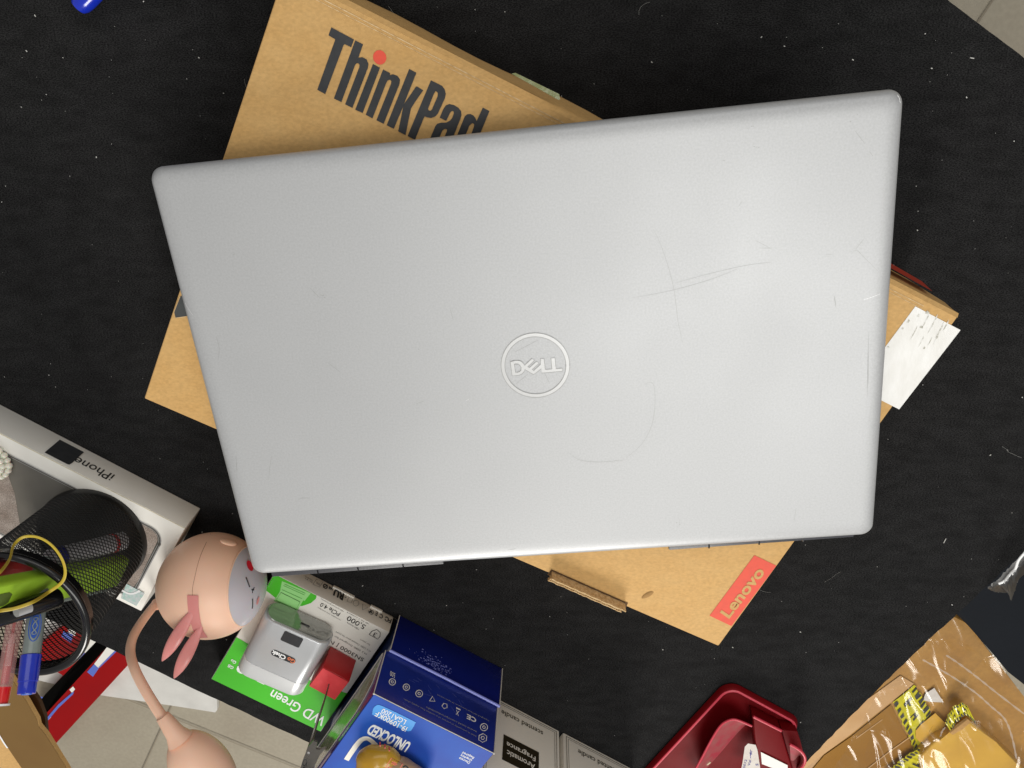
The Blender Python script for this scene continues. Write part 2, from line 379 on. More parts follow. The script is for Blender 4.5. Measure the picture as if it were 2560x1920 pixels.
# ------------------------------------------------------------------ desk
desk = thing('desk', 'desk covered with black felt cloth under everything', 'desk', (0, -0.3, FZ))
def dn(d, n): v = D * d + N * n; return (v.x, v.y)
V0, V1, U0, U1 = -0.5436, 0.1448, -1.0, 0.4586
bm = bmesh.new(); prism(bm, [dn(U0 + .004, V0 + .004), dn(U1 - .004, V0 + .004), dn(U1 - .004, V1 - .004), dn(U0 + .004, V1 - .004)], -0.030, -0.0022)
obj('tabletop', bm, M['wood'], desk)
bm = bmesh.new()
edge = []
def side(a, b, k, amp):
    for i in range(k):
        t = i / k; p = Vector(a) * (1 - t) + Vector(b) * t
        q = (Vector(b) - Vector(a)).normalized(); q = Vector((-q.y, q.x))
        edge.append(p + q * (amp * (rnd.random() - .5) + amp * 1.4 * math.sin(t * 17)))
c_ = [Vector(dn(U0, V0)), Vector(dn(U1, V0)), Vector(dn(U1, V1)), Vector(dn(U0, V1))]
side(c_[0], c_[1], 260, 0.0007); side(c_[1], c_[2], 130, 0.0009); side(c_[2], c_[3], 260, 0.0006); side(c_[3], c_[0], 60, 0.0006)
prism(bm, [(p.x, p.y) for p in edge], -0.0020, 0.0)
obj('felt_cloth', bm, M['felt'], desk, smooth=None)
for (u, v) in ((U0 + .06, V0 + .06), (U1 - .06, V0 + .06), (U1 - .06, V1 - .06), (U0 + .06, V1 - .06)):
    bm = bmesh.new(); c = D * u + N * v
    box(bm, (c.x, c.y, (FZ - 0.030) / 2), D, N, Z, .02, .02, (-0.030 - FZ) / 2)
    obj('leg', bm, M['metal_leg'], desk)

# lint and stray fibres on the felt
bm = bmesh.new()
for i in range(330):
    px, py = rnd.uniform(0, 2560), rnd.uniform(0, 1920)
    p = P(px, py, 0.0004); u = p.dot(D); v = p.dot(N)
    if not (U0 < u < U1 - .004 and V0 + .004 < v < V1 - .004): continue
    s = rnd.choice((.00008, .00010, .00012, .00016, .00026)); a = rnd.uniform(0, 3.1)
    ax = Vector((math.cos(a), math.sin(a), 0)); ay = Z.cross(ax)
    box(bm, p, ax, ay, Z, s * rnd.uniform(1, 2.2), s, s * .5)
for i in range(15):
    p = P(rnd.uniform(0, 2560), rnd.uniform(0, 1920), 0.0005); u = p.dot(D); v = p.dot(N)
    if not (U0 < u < U1 - .02 and V0 + .02 < v < V1 - .02): continue
    a = rnd.uniform(0, 6.3); pts = []; l = rnd.uniform(.001, .0035)
    for k in range(6):
        pts.append(p.copy()); a += rnd.uniform(-.5, .5); p = p + Vector((math.cos(a), math.sin(a), 0)) * l
    tube(bm, pts, .00004, 4)
# a few placed ones the photo shows plainly
for (px, py, dx, dy) in ((2362, 1352, 3.0, -5.5), (2430, 145, 5, 1)):
    a, b = P(px - dx, py - dy, .0006), P(px + dx, py + dy, .0006)
    tube(bm, [a, b], .0003, 5)
for (px, py) in ((2001, 1580), (854, 1), (2380, 1512)):
    box(bm, P(px, py, .0004), D, N, Z, .0005, .0003, .0002)
tag(obj('lint', bm, M['lint'], None, smooth=None), 'pale lint specks and fibres scattered over the black felt', 'lint', kind='stuff')

# ------------------------------------------------------------------ kraft laptop box
KT = 0.075
kBL, kBR, kTR = Vector((-0.2345, -0.1812, 0)), Vector((0.1163, -0.3492, 0)), Vector((0.2285, -0.1255, 0))
kd = (kBR - kBL).normalized(); kn = Vector((-kd.y, kd.x, 0)); kw = (kBR - kBL).length; kh = (kTR - kBR).dot(kn)
kTL = kBL + kn * kh; kTR = kBR + kn * kh
carton = thing('laptop_carton', 'kraft laptop carton with big black lettering, lying under the silver laptop', 'cardboard box', ((kBL + kTR) / 2).to_tuple())
def K(px, py): return P(px, py, KT)
bm = bmesh.new()
# body with a softly bulging far wall
nseg = 24; far = []
for i in range(nseg + 1):
    t = i / nseg; far.append(t)
rows = []
for (zz, f) in ((0, 0.0), (.012, .55), (.035, 1.0), (.055, .8), (.068, .35), (.0735, .08), (KT, -.35)):
    row = []
    for t in far:
        b = (0.0026 * math.sin(math.pi * min(max(t, 0), 1)) ** .6 + .0008 * math.sin(t * 23)) * f + (0.0012 if f > .5 else 0)
        if f < 0: b = -0.0022
        p = kTR * (1 - t) + kTL * t + kn * (b - 0.0004); row.append(bm.verts.new((p.x, p.y, zz)))
    rows.append(row)
for a in range(len(rows) - 1):
    for i in range(nseg): bm.faces.new((rows[a][i], rows[a][i + 1], rows[a + 1][i + 1], rows[a + 1][i])).material_index = 0
prism(bm, [tuple((kBL + kd * .0)[:2]), tuple(kBR[:2]), tuple((kTR - kn * .002)[:2]), tuple((kTL - kn * .002)[:2])], 0.0, KT, bev=0.0009, seg=3)
obj('body', bm, [M['kraft']], carton, smooth=50)
# highlight on the score crease inside the far edge, painted as pale ribbons
bm = bmesh.new()
for off, w in ((.0052, .0005), (.0068, .00035)):
    ribbon(bm, [kTL - kn * off + kd * .002 + Z * (KT + .0002), (kTL + kTR) / 2 - kn * (off + .0004) + Z * (KT + .0002), kTR - kn * off - kd * .02 + Z * (KT + .0002)], w, Z)
finish('score_highlight', bm, M['kraft_cut'], carton)
# ThinkPad lettering
bm = bmesh.new()
lA, lB = cropf(780, 50, 5.53), cropf(980, 150, 8.296)
for f_, outl, hol in (
    (lA, [(270, 103), (583, 270), (543, 378), (455, 335), (440, 345), (185, 1025), (75, 965), (325, 268), (230, 212)], None),
    (lA, [(600, 282), (708, 338), (643, 522), (700, 515), (755, 545), (783, 600), (775, 660), (560, 1215), (460, 1165), (655, 655), (660, 620), (640, 597), (615, 600), (597, 625), (408, 1135), (305, 1085)], None),
    (lA, [(845, 608), (942, 660), (702, 1285), (600, 1240)], None),
    (lA, [(985, 683), (1083, 735), (1078, 762), (1120, 750), (1180, 770), (1218, 820), (1213, 880), (992, 1435), (892, 1385), (1095, 880), (1100, 845), (1080, 825), (1050, 835), (1030, 865), (838, 1360), (745, 1310)], None),
    (lB, [(360, 185), (508, 265), (250, 915), (500, 552), (522, 548), (650, 628), (480, 870), (395, 1005), (282, 1555), (130, 1478), (238, 955), (40, 1425), (-109, 1353)], None),
    (lB, [(810, 420), (1040, 535), (1095, 610), (1118, 700), (1100, 790), (955, 1110), (900, 1170), (810, 1203), (735, 1190), (680, 1172), (655, 1215), (478, 1650), (325, 1575)], [(905, 645), (940, 665), (953, 700), (945, 760), (830, 1025), (800, 1052), (765, 1045), (750, 1010), (870, 700)]),
    (lB, [(1190, 912), (1290, 935), (1380, 990), (1435, 1060), (1442, 1140), (1420, 1220), (1200, 1760), (1030, 1740), (1140, 1470), (1143, 1440), (1120, 1425), (1080, 1430), (1040, 1470), (930, 1740), (745, 1740), (900, 1370), (940, 1320), (1010, 1300), (1130, 1295), (1200, 1260), (1250, 1200), (1283, 1110), (1280, 1070), (1250, 1055), (1215, 1080), (1125, 1262), (990, 1195), (1070, 1010), (1120, 940)], None),
    (lB, [(1885, 985), (2023, 1058), (1740, 1740), (1570, 1740), (1700, 1380), (1705, 1330), (1670, 1308), (1630, 1330), (1600, 1370), (1450, 1740), (1280, 1740), (1510, 1170), (1560, 1125), (1630, 1120), (1690, 1150), (1730, 1200), (1757, 1262)], None)):
    decal(bm, [[K(*f_(*p)) for p in outl]] + ([[K(*f_(*p)) for p in hol]] if hol else []), Z, .0003)
finish('lettering', bm, M['ink_black'], carton)
bm = bmesh.new(); c = K(949.5, 143.5)
decal(bm, [[c + Vector((math.cos(a), math.sin(a), 0)) * .0033 for a in [i * math.pi / 16 for i in range(32)]]], Z, .0003)
finish('red_dot', bm, M['ink_red'], carton)
# red panel with pale lettering
cl = cropf(1200, 1320, 2.304)
r0, r1, r2, r3 = [K(*cl(*p)) for p in ((1580, 156), (1706, 216), (1448, 564), (1322, 504))]
bm = bmesh.new(); decal(bm, [[r0, r1, r2, r3]], Z, .0002); finish('red_panel', bm, M['ink_red'], carton)
bm = bmesh.new()
ctext(bm, 'Lenovo', cl(1512, 368), 148, 29, (232, -300), (-262, -182), K, bold=0.03, off=.0004)
finish('panel_lettering', bm, M['kraft'], carton)
# white label near the right corner
cr = cropf(2100, 600, 2.765)
a, b, c = K(*cr(520, 458)), K(*cr(832, 622)), K(*cr(408, 1170))
b = b; d_ = a + (c - b)
bm = bmesh.new(); decal(bm, [[a, b, c, d_]], Z, .0002); finish('white_label', bm, M['white_label'], carton)
bm = bmesh.new()
for (x, y, w, h) in ((600, 500, 30, 12), (560, 600, 26, 9), (690, 620, 10, 60), (640, 580, 10, 70), (590, 560, 9, 50), (730, 590, 9, 40), (660, 690, 10, 40), (510, 640, 8, 50), (560, 700, 7, 40), (620, 700, 7, 30), (470, 560, 16, 14), (430, 610, 16, 8), (330, 740, 20, 8), (540, 520, 18, 10), (580, 745, 14, 10)):
    p = [K(*cr(x + h * .5 * q + w * .5 * r, y - h * q + w * .3 * r)) for (q, r) in ((-1, -.6), (-.5, .8), (.6, 1), (1, -.3))]
    decal(bm, [p], Z, .0003)
finish('label_smudges', bm, M['smudge'], carton)
# dark printed patch on the left edge, partly under the laptop
cc = cropf(340, 720, 4.1475)
pts = [cc(462, 85), cc(398, 250), cc(412, 306), cc(700, 265), cc(700, 60)]
bm = bmesh.new(); decal(bm, [[K(*p) for p in pts]], Z, .0002)
finish('dark_patch', bm, M['slate'], carton)
bm = bmesh.new(); ribbon(bm, [K(*cc(458, 88)) + Z * .0003, K(*cc(393, 252)) + Z * .0003, K(*cc(410, 311)) + Z * .0003, K(*cc(520, 296)) + Z * .0003], .0004, Z)
finish('patch_border', bm, M['kraft_cut'], carton)
# orange-red stripe along the far wall, right end
bm = bmesh.new()
qa = [K(*cr(335, 225)), K(*cr(730, 440))]
f0, f1 = kTR - kd * .012, kTR - kd * .11
def wall(t, z, o): p = kTR + (kTL - kTR) * t + kn * o; return Vector((p.x, p.y, z))
L1 = [wall(t, .066, .0036 * math.sin(math.pi * t) ** .6 + .0022) for t in (.04, .10, .2, .3)]
L0 = [wall(t, .050, .0050 * math.sin(math.pi * t) ** .6 + .0036) for t in (.04, .10, .2, .3)]
for i in range(3): bm.faces.new([bm.verts.new(v) for v in (L0[i], L0[i + 1], L1[i + 1], L1[i])])
finish('red_stripe', bm, M['orange_red'], carton)
# greenish tape over the far edge
ct = cropf(560, 0, 2.212)
bm = bmesh.new()
p = [K(1279, 184), K(1289, 182), K(1398, 235), K(1400, 249), K(1395, 249)]
decal(bm, [p], Z, .0012); finish('tape_strip', bm, M['old_tape'], carton)
# tab of folded corrugated board in its slot
sa, sb, sc_, sd = [K(*cl(*q)) for q in ((412, 237), (852, 430), (838, 466), (388, 268))]
bm = bmesh.new(); decal(bm, [[sa, sb, sc_, sd]], Z, .0003); finish('slot_shade', bm, M['kraft_dark'], carton)  # flat dark patch paints the shade of the slot opening
td = (sb - sa).normalized(); tn = Vector((-td.y, td.x, 0)); tl = (sb - sa).length
bm = bmesh.new()
for (o, h, th) in ((-.0014, .0085, .0006), (-.0042, .0045, .0004), (-.0066, .0030, .0005)):
    pts_a = []
    for i in range(31):
        t = i / 30; w = .00015 * math.sin(t * 40 + o * 3000)
        pts_a.append(sa + td * (tl * (.02 + .95 * t)) + tn * (o + w))
    for i in range(30):
        a, b = pts_a[i], pts_a[i + 1]; m_ = (a + b) / 2
        box(bm, m_ + Z * (h / 2 + rnd.uniform(-.0002, .0002)), (b - a).normalized(), Z.cross((b - a).normalized()), Z, (b - a).length / 2 + .0002, th * .55, h / 2)
zz = []
for i in range(70):
    t = i / 69; zz.append(sa + td * (tl * (.03 + .93 * t)) + tn * (-.0028 + (.0010 if i % 2 else -.0010)) + Z * .0042)
ribbon(bm, zz, .0004, Z); 
zz = [p - tn * .0026 - Z * .0012 for p in zz]; ribbon(bm, zz, .0004, Z)
obj('folded_tab', bm, M['kraft_cut'], carton, smooth=None)
# dented nick and frayed corner
bm = bmesh.new(); c = K(*cl(965, 385))
ellipsoid(bm, c, Vector((.8, .6, 0)), Vector((-.6, .8, 0)), Z, .0045, .0018, .0006, 12, 6)
obj('dent', bm, M['kraft_side'], carton)
bm = bmesh.new(); ellipsoid(bm, kTR - kn * .016 + kd * .001 + Z * (KT - .003), kd, kn, Z, .0022, .0028, .003, 10, 8)
obj('frayed_corner', bm, M['kraft_side'], carton)

# ------------------------------------------------------------------ silver laptop
LZ = 0.100
KS = 1.0120                     # the rim that shows as outline lies 6 mm below the lid top
lc = Vector((-0.0043, -0.1463, 0)) * KS; la = math.radians(5.93)
lx = Vector((math.cos(la), math.sin(la), 0)); ly = Vector((-math.sin(la), math.cos(la), 0))
LHX, LHY = 0.1812 * KS, 0.1193 * KS
laptop = thing('laptop', 'closed silver laptop with scratched lid, lying askew on the kraft carton', 'laptop', (lc.x, lc.y, KT))
def outline(ins, r, n=10): return rrect(lc.x, lc.y, lx, ly, LHX - ins, LHY - ins, max(r - ins, .0008), n)
bm = bmesh.new(); prev = None
for (ins, dz) in ((.0014, -.0080), (.0002, -.0072), (0, -.0060), (.0001, -.0046), (.0006, -.0032), (.0016, -.0020), (.0025, -.00115), (.0040, -.0006), (.0058, -.00025), (.0082, -.00007), (.0110, 0)):
    rr = 0.0098 if ins < .004 else 0.0098
    pts = rrect(lc.x, lc.y, lx, ly, LHX - ins, LHY - ins, max(.0068 - ins * .3, .0025), 10)
    ring = [bm.verts.new((p[0], p[1], LZ + dz)) for p in pts]
    if prev:
        n = len(ring)
        for i in range(n): bm.faces.new((prev[i], prev[(i + 1) % n], ring[(i + 1) % n], ring[i]))
    else: bm.faces.new(ring[::-1])
    prev = ring
bm.faces.new(prev)
def Lp(px, py, dz=.00006): return P(px, py, LZ + dz)
sr = cropf(1400, 200, 2.572)
scr = [[sr(600, 960), sr(640, 1040), sr(680, 1150), sr(710, 1250), sr(735, 1360), sr(750, 1480), sr(760, 1560), (1703, 840), (1706, 856)],
       [sr(465, 1402), sr(720, 1352), sr(960, 1285), sr(1140, 1215)], [sr(740, 1305), sr(950, 1248), sr(1180, 1195), sr(1360, 1170)],
       [sr(1868, 1102), sr(1912, 1098), sr(1940, 1125), sr(2045, 1230)], [sr(1900, 1090), sr(1955, 1020)], [sr(1280, 1080), sr(1365, 1082)], [sr(1255, 1030), sr(1350, 1080)],
       [sr(1708, 1122), sr(1752, 1120)], [sr(1990, 460), sr(2013, 490)], [sr(1900, 330), sr(1960, 410)], [sr(1765, 1390), sr(1775, 1450)], [sr(1150, 810), sr(1170, 780)],
       [(1610, 960), (1630, 957), (1637, 980), (1636, 1030), (1625, 1075), (1600, 1115), (1565, 1145)], [(1420, 1130), (1450, 1150), (1500, 1155), (1560, 1150)],
       [(745, 1250), (755, 1245), (775, 1245)], [(672, 1200), (674, 1170), (679, 1140)], [(1288, 880), (1345, 850)], [(1290, 960), (1320, 935)], [(1360, 930), (1374, 958)], [(1125, 770), (1133, 800)],
       [(1270, 1375), (1290, 1372)], [(2170, 880), (2171, 960)], [(2172, 830), (2168, 990)], [(540, 840), (548, 870), (545, 900)], [(775, 720), (800, 745)], [(1990, 1270), (1985, 1305)],
       [(590, 1140), (592, 1180)], [(2085, 740), (2090, 770)], [(818, 905), (850, 930)], [(1040, 1010), (1060, 1002)]]
for q in scr:
    pts = smooth_path([Lp(*p) for p in q], 5)
    ribbon(bm, pts, [.00006 + .00006 * math.sin(math.pi * i / max(len(pts) - 1, 1)) for i in range(len(pts))], Z, mi=1)
for (x, y, w, h) in ((1885, 316, 7, 1.5), (1870, 322, 3, 1.2), (1900, 320, 3, 1), (1888, 367, 6, 1.6), (1898, 368, 2, 2), (1810, 401, 4, 2), (805, 738, 4, 3), (812, 745, 2, 3), (1070, 528, 1.5, 2.5), (1046, 873, 1.6, 2), (853, 1051, 2, 1.6), (1695, 1306, 5, 2), (1700, 1310, 2, 2), (1700, 1300, 2, 1.4), (425, 446, 1.5, 1.5), (583, 636, 4, 2), (2126, 304, 1.5, 3), (1772, 685, 1, 1), (1602, 637, 1, 1), (640, 1425, 3, 1.5), (2144, 286, 1, 1)):
    for k in range(3):
        x_, y_ = x + rnd.uniform(-w, w), y + rnd.uniform(-h, h) * .6
        decal(bm, [[Lp(x_ + rnd.uniform(.6, 1.2) * math.cos(t) * max(w * .25, .6), y_ + math.sin(t) * max(h * .35, .5)) for t in (0, 1.1, 2.3, 3.4, 4.6, 5.6)]], Z, .00003, mi=1)
for q in ([sr(1955, 1412), sr(2000, 1398), sr(2060, 1375)], [(463, 758), (473, 775), (482, 788)], [(2243, 237), (2248, 245), (2251, 258)], [(1165, 1002), (1172, 998)]):
    pts = smooth_path([Lp(*p, dz=.0001) for p in q], 5); ribbon(bm, pts, .00012, Z, mi=2)
obj('lid', bm, [M['lid'], M['lid_mark'], M['lid_light']], laptop, smooth=25)
# logo: raised ring and letters, each with a fine dark gap round it
lg = cropf(1200, 780, 6.382)
rc = Lp(*lg(883, 857)); ro = (Lp(*lg(335, 857)) - Lp(*lg(1430, 857))).length / 2; ri = (Lp(*lg(396, 857)) - Lp(*lg(1370, 857))).length / 2
ang = [i * 2 * math.pi / 72 for i in range(72)]
cir = lambda r: [rc + Vector((math.cos(a), math.sin(a), 0)) * r for a in ang]
word = [(482, 792), (540, 778), (590, 772), (640, 778), (680, 802), (710, 850), (828, 742), (872, 770), (762, 873), (785, 890), (900, 788), (945, 815), (832, 918), (855, 935), (968, 833), (966, 745), (1022, 742), (1042, 918), (1148, 910), (1132, 735), (1195, 728), (1215, 905), (1312, 897), (1320, 915), (1314, 945), (988, 972), (978, 905), (855, 998), (716, 915), (700, 955), (665, 990), (620, 1008), (512, 1015)]
hole = [(548, 830), (600, 828), (635, 848), (658, 885), (655, 925), (630, 952), (600, 962), (566, 962)]
wordp = [Lp(*lg(*p)) for p in word]; holep = [Lp(*lg(*p)) for p in hole]
bm = bmesh.new()
decal(bm, [cir(ro), cir(ri)], Z, .00010); decal(bm, [wordp, holep], Z, .00010)
lo_ = finish('logo', bm, M['logo'], laptop)
bm = bmesh.new()
for l in (cir(ro), cir(ri), wordp, holep):
    l = l + [l[0], l[1]]; ribbon(bm, [p + Z * .00016 for p in l], .00022, Z)
finish('logo_outline', bm, M['lid_mark'], laptop)
# base under the lid, feet
bm = bmesh.new(); prism(bm, rrect(lc.x, lc.y, lx, ly, LHX - .0012, LHY - .0012, .009, 8), .0790, .0915, bev=.0012)
obj('base', bm, M['dark_plastic'], laptop)
for sx in (-1, 1):
    for sy in (-1, 1):
        bm = bmesh.new(); c = lc + lx * sx * .12 + ly * sy * .085
        box(bm, (c.x, c.y, .0771), lx, ly, Z, .016, .004, .0020); obj('foot', bm, M['black_gloss'], laptop)
# rear edge strips showing past the lid, with slits
def rear(p0, p1, slits):
    """dark hinge strip whose outer edge runs from photo point p0 to p1"""
    zs = .0905; a, b = P(*p0, zs), P(*p1, zs); d_ = (b - a).normalized(); w_ = Vector((-d_.y, d_.x, 0))
    bm = bmesh.new(); box(bm, (a + b) / 2 + w_ * .008 - Z * .003, d_, w_, Z, (b - a).length / 2, .008, .0030, bev=.0007)
    h = obj('rear_strip', bm, M['dark_plastic'], laptop)
    for px_ in slits:
        t = (px_ - p0[0]) / (p1[0] - p0[0]); c = a + (b - a) * t
        bm = bmesh.new(); box(bm, c + w_ * .001 - Z * .0028, d_, w_, Z, .0004, .0014, .0031); obj('slit', bm, M['black_gloss'], h)
rear((680, 1443), (1110, 1411), [797, 898, 1010])
rear((1672, 1376), (2135, 1343), [1774, 1900, 2009])

# ------------------------------------------------------------------ phone box
PZ = 0.0266
A0 = P(463, 1319.5, PZ)
pbox = thing('phone_box', 'white phone box with black sticker on its side, under the mesh pen cup', 'phone box', (A0 - D * .08 - N * .042 - Z * PZ).to_tuple())
def pb(u, v): q = A0 + D * u + N * v; return (q.x, q.y)
bm = bmesh.new(); prism(bm, [pb(-.163, -.0845), pb(0, -.0845), pb(0, 0), pb(-.163, 0)], .0, PZ, bev=.0005)
obj('carton_body', bm, M['white_card'], pbox)
def Q(px, py): return P(px, py, PZ)
# printed phone picture
cen = A0 + D * (-.0865) + N * (-.0450)
pic = rrect(cen.x, cen.y, D, N, .0765, .0325, .011, 8)
bm = bmesh.new(); decal(bm, [[Vector((p[0], p[1], PZ)) for p in pic]], Z, .0002); finish('picture', bm, M['phone_print'], pbox)
bm = bmesh.new()
for r_, w in ((.0004, .0007), (-.0012, .0003)):
    l = [Vector((p[0], p[1], PZ + .0004)) for p in rrect(cen.x, cen.y, D, N, .0765 + r_, .0325 + r_, .011 + r_, 8)]
    l += [l[0], l[1]]; ribbon(bm, l, w, Z)
finish('picture_rim', bm, M['silver_line'], pbox)
def loc_(u, v): q = A0 + D * u + N * v; return Vector((q.x, q.y, PZ))
bm = bmesh.new()
decal(bm, [[loc_(-.1615, -.020), loc_(-.130, -.0185), loc_(-.1225, -.026), loc_(-.112, -.040), loc_(-.103, -.058), loc_(-.099, -.066), loc_(-.098, -.0765), loc_(-.1615, -.0765)]], Z, .0003)
decal(bm, [[loc_(-.060, -.0765), loc_(-.045, -.050), loc_(-.038, -.030), loc_(-.034, -.0135), loc_(-.021, -.0135), loc_(-.015, -.0160), loc_(-.0125, -.020), loc_(-.0115, -.060), loc_(-.013, -.069), loc_(-.018, -.0750), loc_(-.023, -.0765)]], Z, .0003)
finish('picture_shapes', bm, M['phone_sand'], pbox)
# side lettering and sticker on the wall that faces the carton
c1 = cropf(0, 1000, 4.148); sp = A0.copy(); 
def SIDE(px, py): return PV(px, py, sp, N)
bm = bmesh.new(); ctext(bm, 'iPhone', (233, 1172.5), 106, 21, (-393, -190), (-.70, .72), SIDE, bold=0.004)
finish('side_lettering', bm, M['black_text'], pbox)
bm = bmesh.new(); decal(bm, [[SIDE(*c1(*p)) for p in ((618, 416), (868, 545), (742, 660), (715, 675), (690, 668), (460, 549))]], N, .0005)
finish('black_sticker', bm, M['ink_black'], pbox)
c2 = cropf(0, 1400, 3.19)
bm = bmesh.new(); decal(bm, [[Q(*c2(*p)) for p in ((1012, 186), (1157, 262), (1090, 362), (968, 300))]], Z, .0006)
finish('hologram_sticker', bm, M['holo'], pbox)
bm = bmesh.new()
arc = smooth_path([Q(*c2(*p)) + Z * .0008 for p in ((975, 235), (1020, 260), (1070, 262), (1120, 240))], 6)
ribbon(bm, arc, .0016, Z); finish('sticker_arc', bm, M['white_text'], pbox)
# thin cream seam along the lid edge
bm = bmesh.new(); ribbon(bm, [loc_(-.163, -.0004) + Z * .0003, loc_(0, -.0004) + Z * .0003], .0005, Z); finish('edge_seam', bm, M['cream'], pbox)

# beaded brooch
bc = Q(-14, 1152)
brooch = thing('beaded_brooch', 'small round brooch of milky white beads on the white phone box', 'brooch', bc.to_tuple())
bm = bmesh.new(); ellipsoid(bm, bc + Z * .0015, D, N, Z, .0120, .0120, .0022); obj('backing', bm, M['bead'], brooch)
bm = bmesh.new(); ellipsoid(bm, bc + Z * .0046, D, N, Z, .0046, .0046, .0022); obj('center_gem', bm, M['gem'], brooch)
for rr, nn, rb, zb in ((.0082, 14, .0020, .0042), (.0116, 18, .0022, .0026)):
    for i in range(nn):
        a = 2 * math.pi * (i + .5 * (rr > .008)) / nn; bm = bmesh.new()
        c = bc + Vector((math.cos(a), math.sin(a), 0)) * rr + Z * zb
        ellipsoid(bm, c, D, N, Z, rb * rnd.uniform(.8, 1.1), rb * rnd.uniform(.8, 1.1), rb, 12, 8)
        obj('bead', bm, M['bead'], brooch)

# ------------------------------------------------------------------ mesh pen cup
cc0 = Vector((-.3155, -.3080, 0)); CZ0, CZ1, CR0, CR1 = PZ + .0004, .1150, .0368, .0420
cup = thing('pen_cup', 'black wire mesh pen cup standing on the white phone box', 'pen cup', (cc0.x, cc0.y, CZ0))
def cupr(z): return CR0 + (CR1 - CR0) * (z - CZ0) / (CZ1 - CZ0)
bm = bmesh.new()
prism(bm, [(cc0.x + math.cos(a) * (CR0 - .0006), cc0.y + math.sin(a) * (CR0 - .0006)) for a in [i * 2 * math.pi / 48 for i in range(48)]], CZ0, CZ0 + .0010)
r0_ = []
for (rr, z) in ((CR0 + .0012, CZ0), (CR0 + .0014, CZ0 + .003), (CR0 + .0006, CZ0 + .0055), (CR0 - .0008, CZ0 + .0055), (CR0 - .0008, CZ0)):
    r0_.append([bm.verts.new((cc0.x + math.cos(i * math.pi / 36) * rr, cc0.y + math.sin(i * math.pi / 36) * rr, z)) for i in range(72)])
for a in range(4):
    for i in range(72): bm.faces.new((r0_[a][i], r0_[a][(i + 1) % 72], r0_[a + 1][(i + 1) % 72], r0_[a + 1][i]))
obj('base_ring', bm, M['black_wire'], cup)
bm = bmesh.new(); NC, NR = 62, 54
zb0, zb1 = CZ0 + .005, CZ1 - .001
def node(i, j):
    z = zb0 + (zb1 - zb0) * i / NR; a = 2 * math.pi * (j + .5 * (i % 2)) / NC; r = cupr(z)
    return Vector((cc0.x + math.cos(a) * r, cc0.y + math.sin(a) * r, z)), Vector((math.cos(a), math.sin(a), 0))
for i in range(NR):
    for j in range(NC):
        p, nr = node(i, j)
        for jj in ((j, j - 1) if i % 2 == 0 else (j, j + 1)):
            q, nq = node(i + 1, jj)
            t = (q - p).normalized(); s = t.cross(nr).normalized() * .00038; o = nr * .00034
            vs = [bm.verts.new(v) for v in (p - s, p + s, q + s, q - s)]; bm.faces.new(vs)
            vs2 = [bm.verts.new(v) for v in (p - s + o * .0, p + o, q + o, q - s)]; bm.faces.new(vs2)
            vs3 = [bm.verts.new(v) for v in (p + s, p + o, q + o, q + s)]; bm.faces.new(vs3)
me = bpy.data.meshes.new('mesh_wall'); bm.to_mesh(me); bm.free(); link('mesh_wall', me, M['black_wire'], cup)
bm = bmesh.new()
tube(bm, [Vector((cc0.x + math.cos(i * math.pi / 48) * (CR1 + .0004), cc0.y + math.sin(i * math.pi / 48) * (CR1 + .0004), CZ1)) for i in range(96)], .0026, 14, closed=True)
r0_ = []
for (rr, z) in ((CR1 - .0010, CZ1 - .008), (CR1 + .0002, CZ1 - .008), (CR1 + .0008, CZ1)):
    r0_.append([bm.verts.new((cc0.x + math.cos(i * math.pi / 36) * rr, cc0.y + math.sin(i * math.pi / 36) * rr, z)) for i in range(72)])
for a in range(2):
    for i in range(72): bm.faces.new((r0_[a][i], r0_[a][(i + 1) % 72], r0_[a + 1][(i + 1) % 72], r0_[a + 1][i]))
obj('rim', bm, M['black_gloss'], cup)

def bar(bm, a, b, side, w, t, bev=.001, mi=0):
    """flat bar from a to b, w wide across side, t thick"""
    ax = (b - a).normalized(); ay = (side - ax * side.dot(ax)).normalized(); az = ax.cross(ay)
    box(bm, (a + b) / 2, ax, ay, az, (b - a).length / 2, w / 2, t / 2, bev, 3, mi)
    return ax, ay, az
# utility knife (lime)
kA = P(300, 1425, .045); kB = P(-60, 1500, .150)
knife = thing('utility_knife', 'lime green utility knife leaning inside the mesh pen cup', 'utility knife', kA.to_tuple())
up_ = Vector((0, .6, .8))
bm = bmesh.new(); ax, ay, az = bar(bm, kA, kB, Vector((0.25, 1, .3)), .0215, .0095, .0025); 
if az.z < 0: az = -az
obj('handle', bm, M['lime'], knife)
bm = bmesh.new(); sl = P(2, 1462, .139)
t_ = (sl - kA).dot(ax); sl = kA + ax * t_ + az * .0049
decal(bm, [[sl + ax * (x * .009) + ay * (y * .0042) for x, y in ((-1, -.6), (-.7, -1), (1, -1), (1, 1), (-.7, 1), (-1, .6))]], az, .0001); finish('thumb_slot', bm, M['lime_dark'], knife)
bm = bmesh.new(); bar(bm, kA + ax * .005 - ay * .012, kB - ay * .012, ay, .0030, .0070, .0008); obj('blade_rail', bm, M['pen_grey'], knife)
# fat black marker lying over the inside
mk = thing('black_marker', 'fat black marker leaning in the pen cup beside the green knife', 'marker', P(150, 1490, .10).to_tuple())
bm = bmesh.new(); a, b = P(153, 1492, .1130), P(-60, 1560, .150)
tube(bm, [a, a + (b - a) * .02, a + (b - a) * .04, b], [.0035, .0052, .0058, .0062], 20)
obj('barrel', bm, M['black_gloss'], mk)
bm = bmesh.new(); a2, b2 = P(75, 1518, .134), P(40, 1530, .141); tube(bm, [a2, b2], .0030, 14); obj('clip', bm, M['silver_line'], mk)
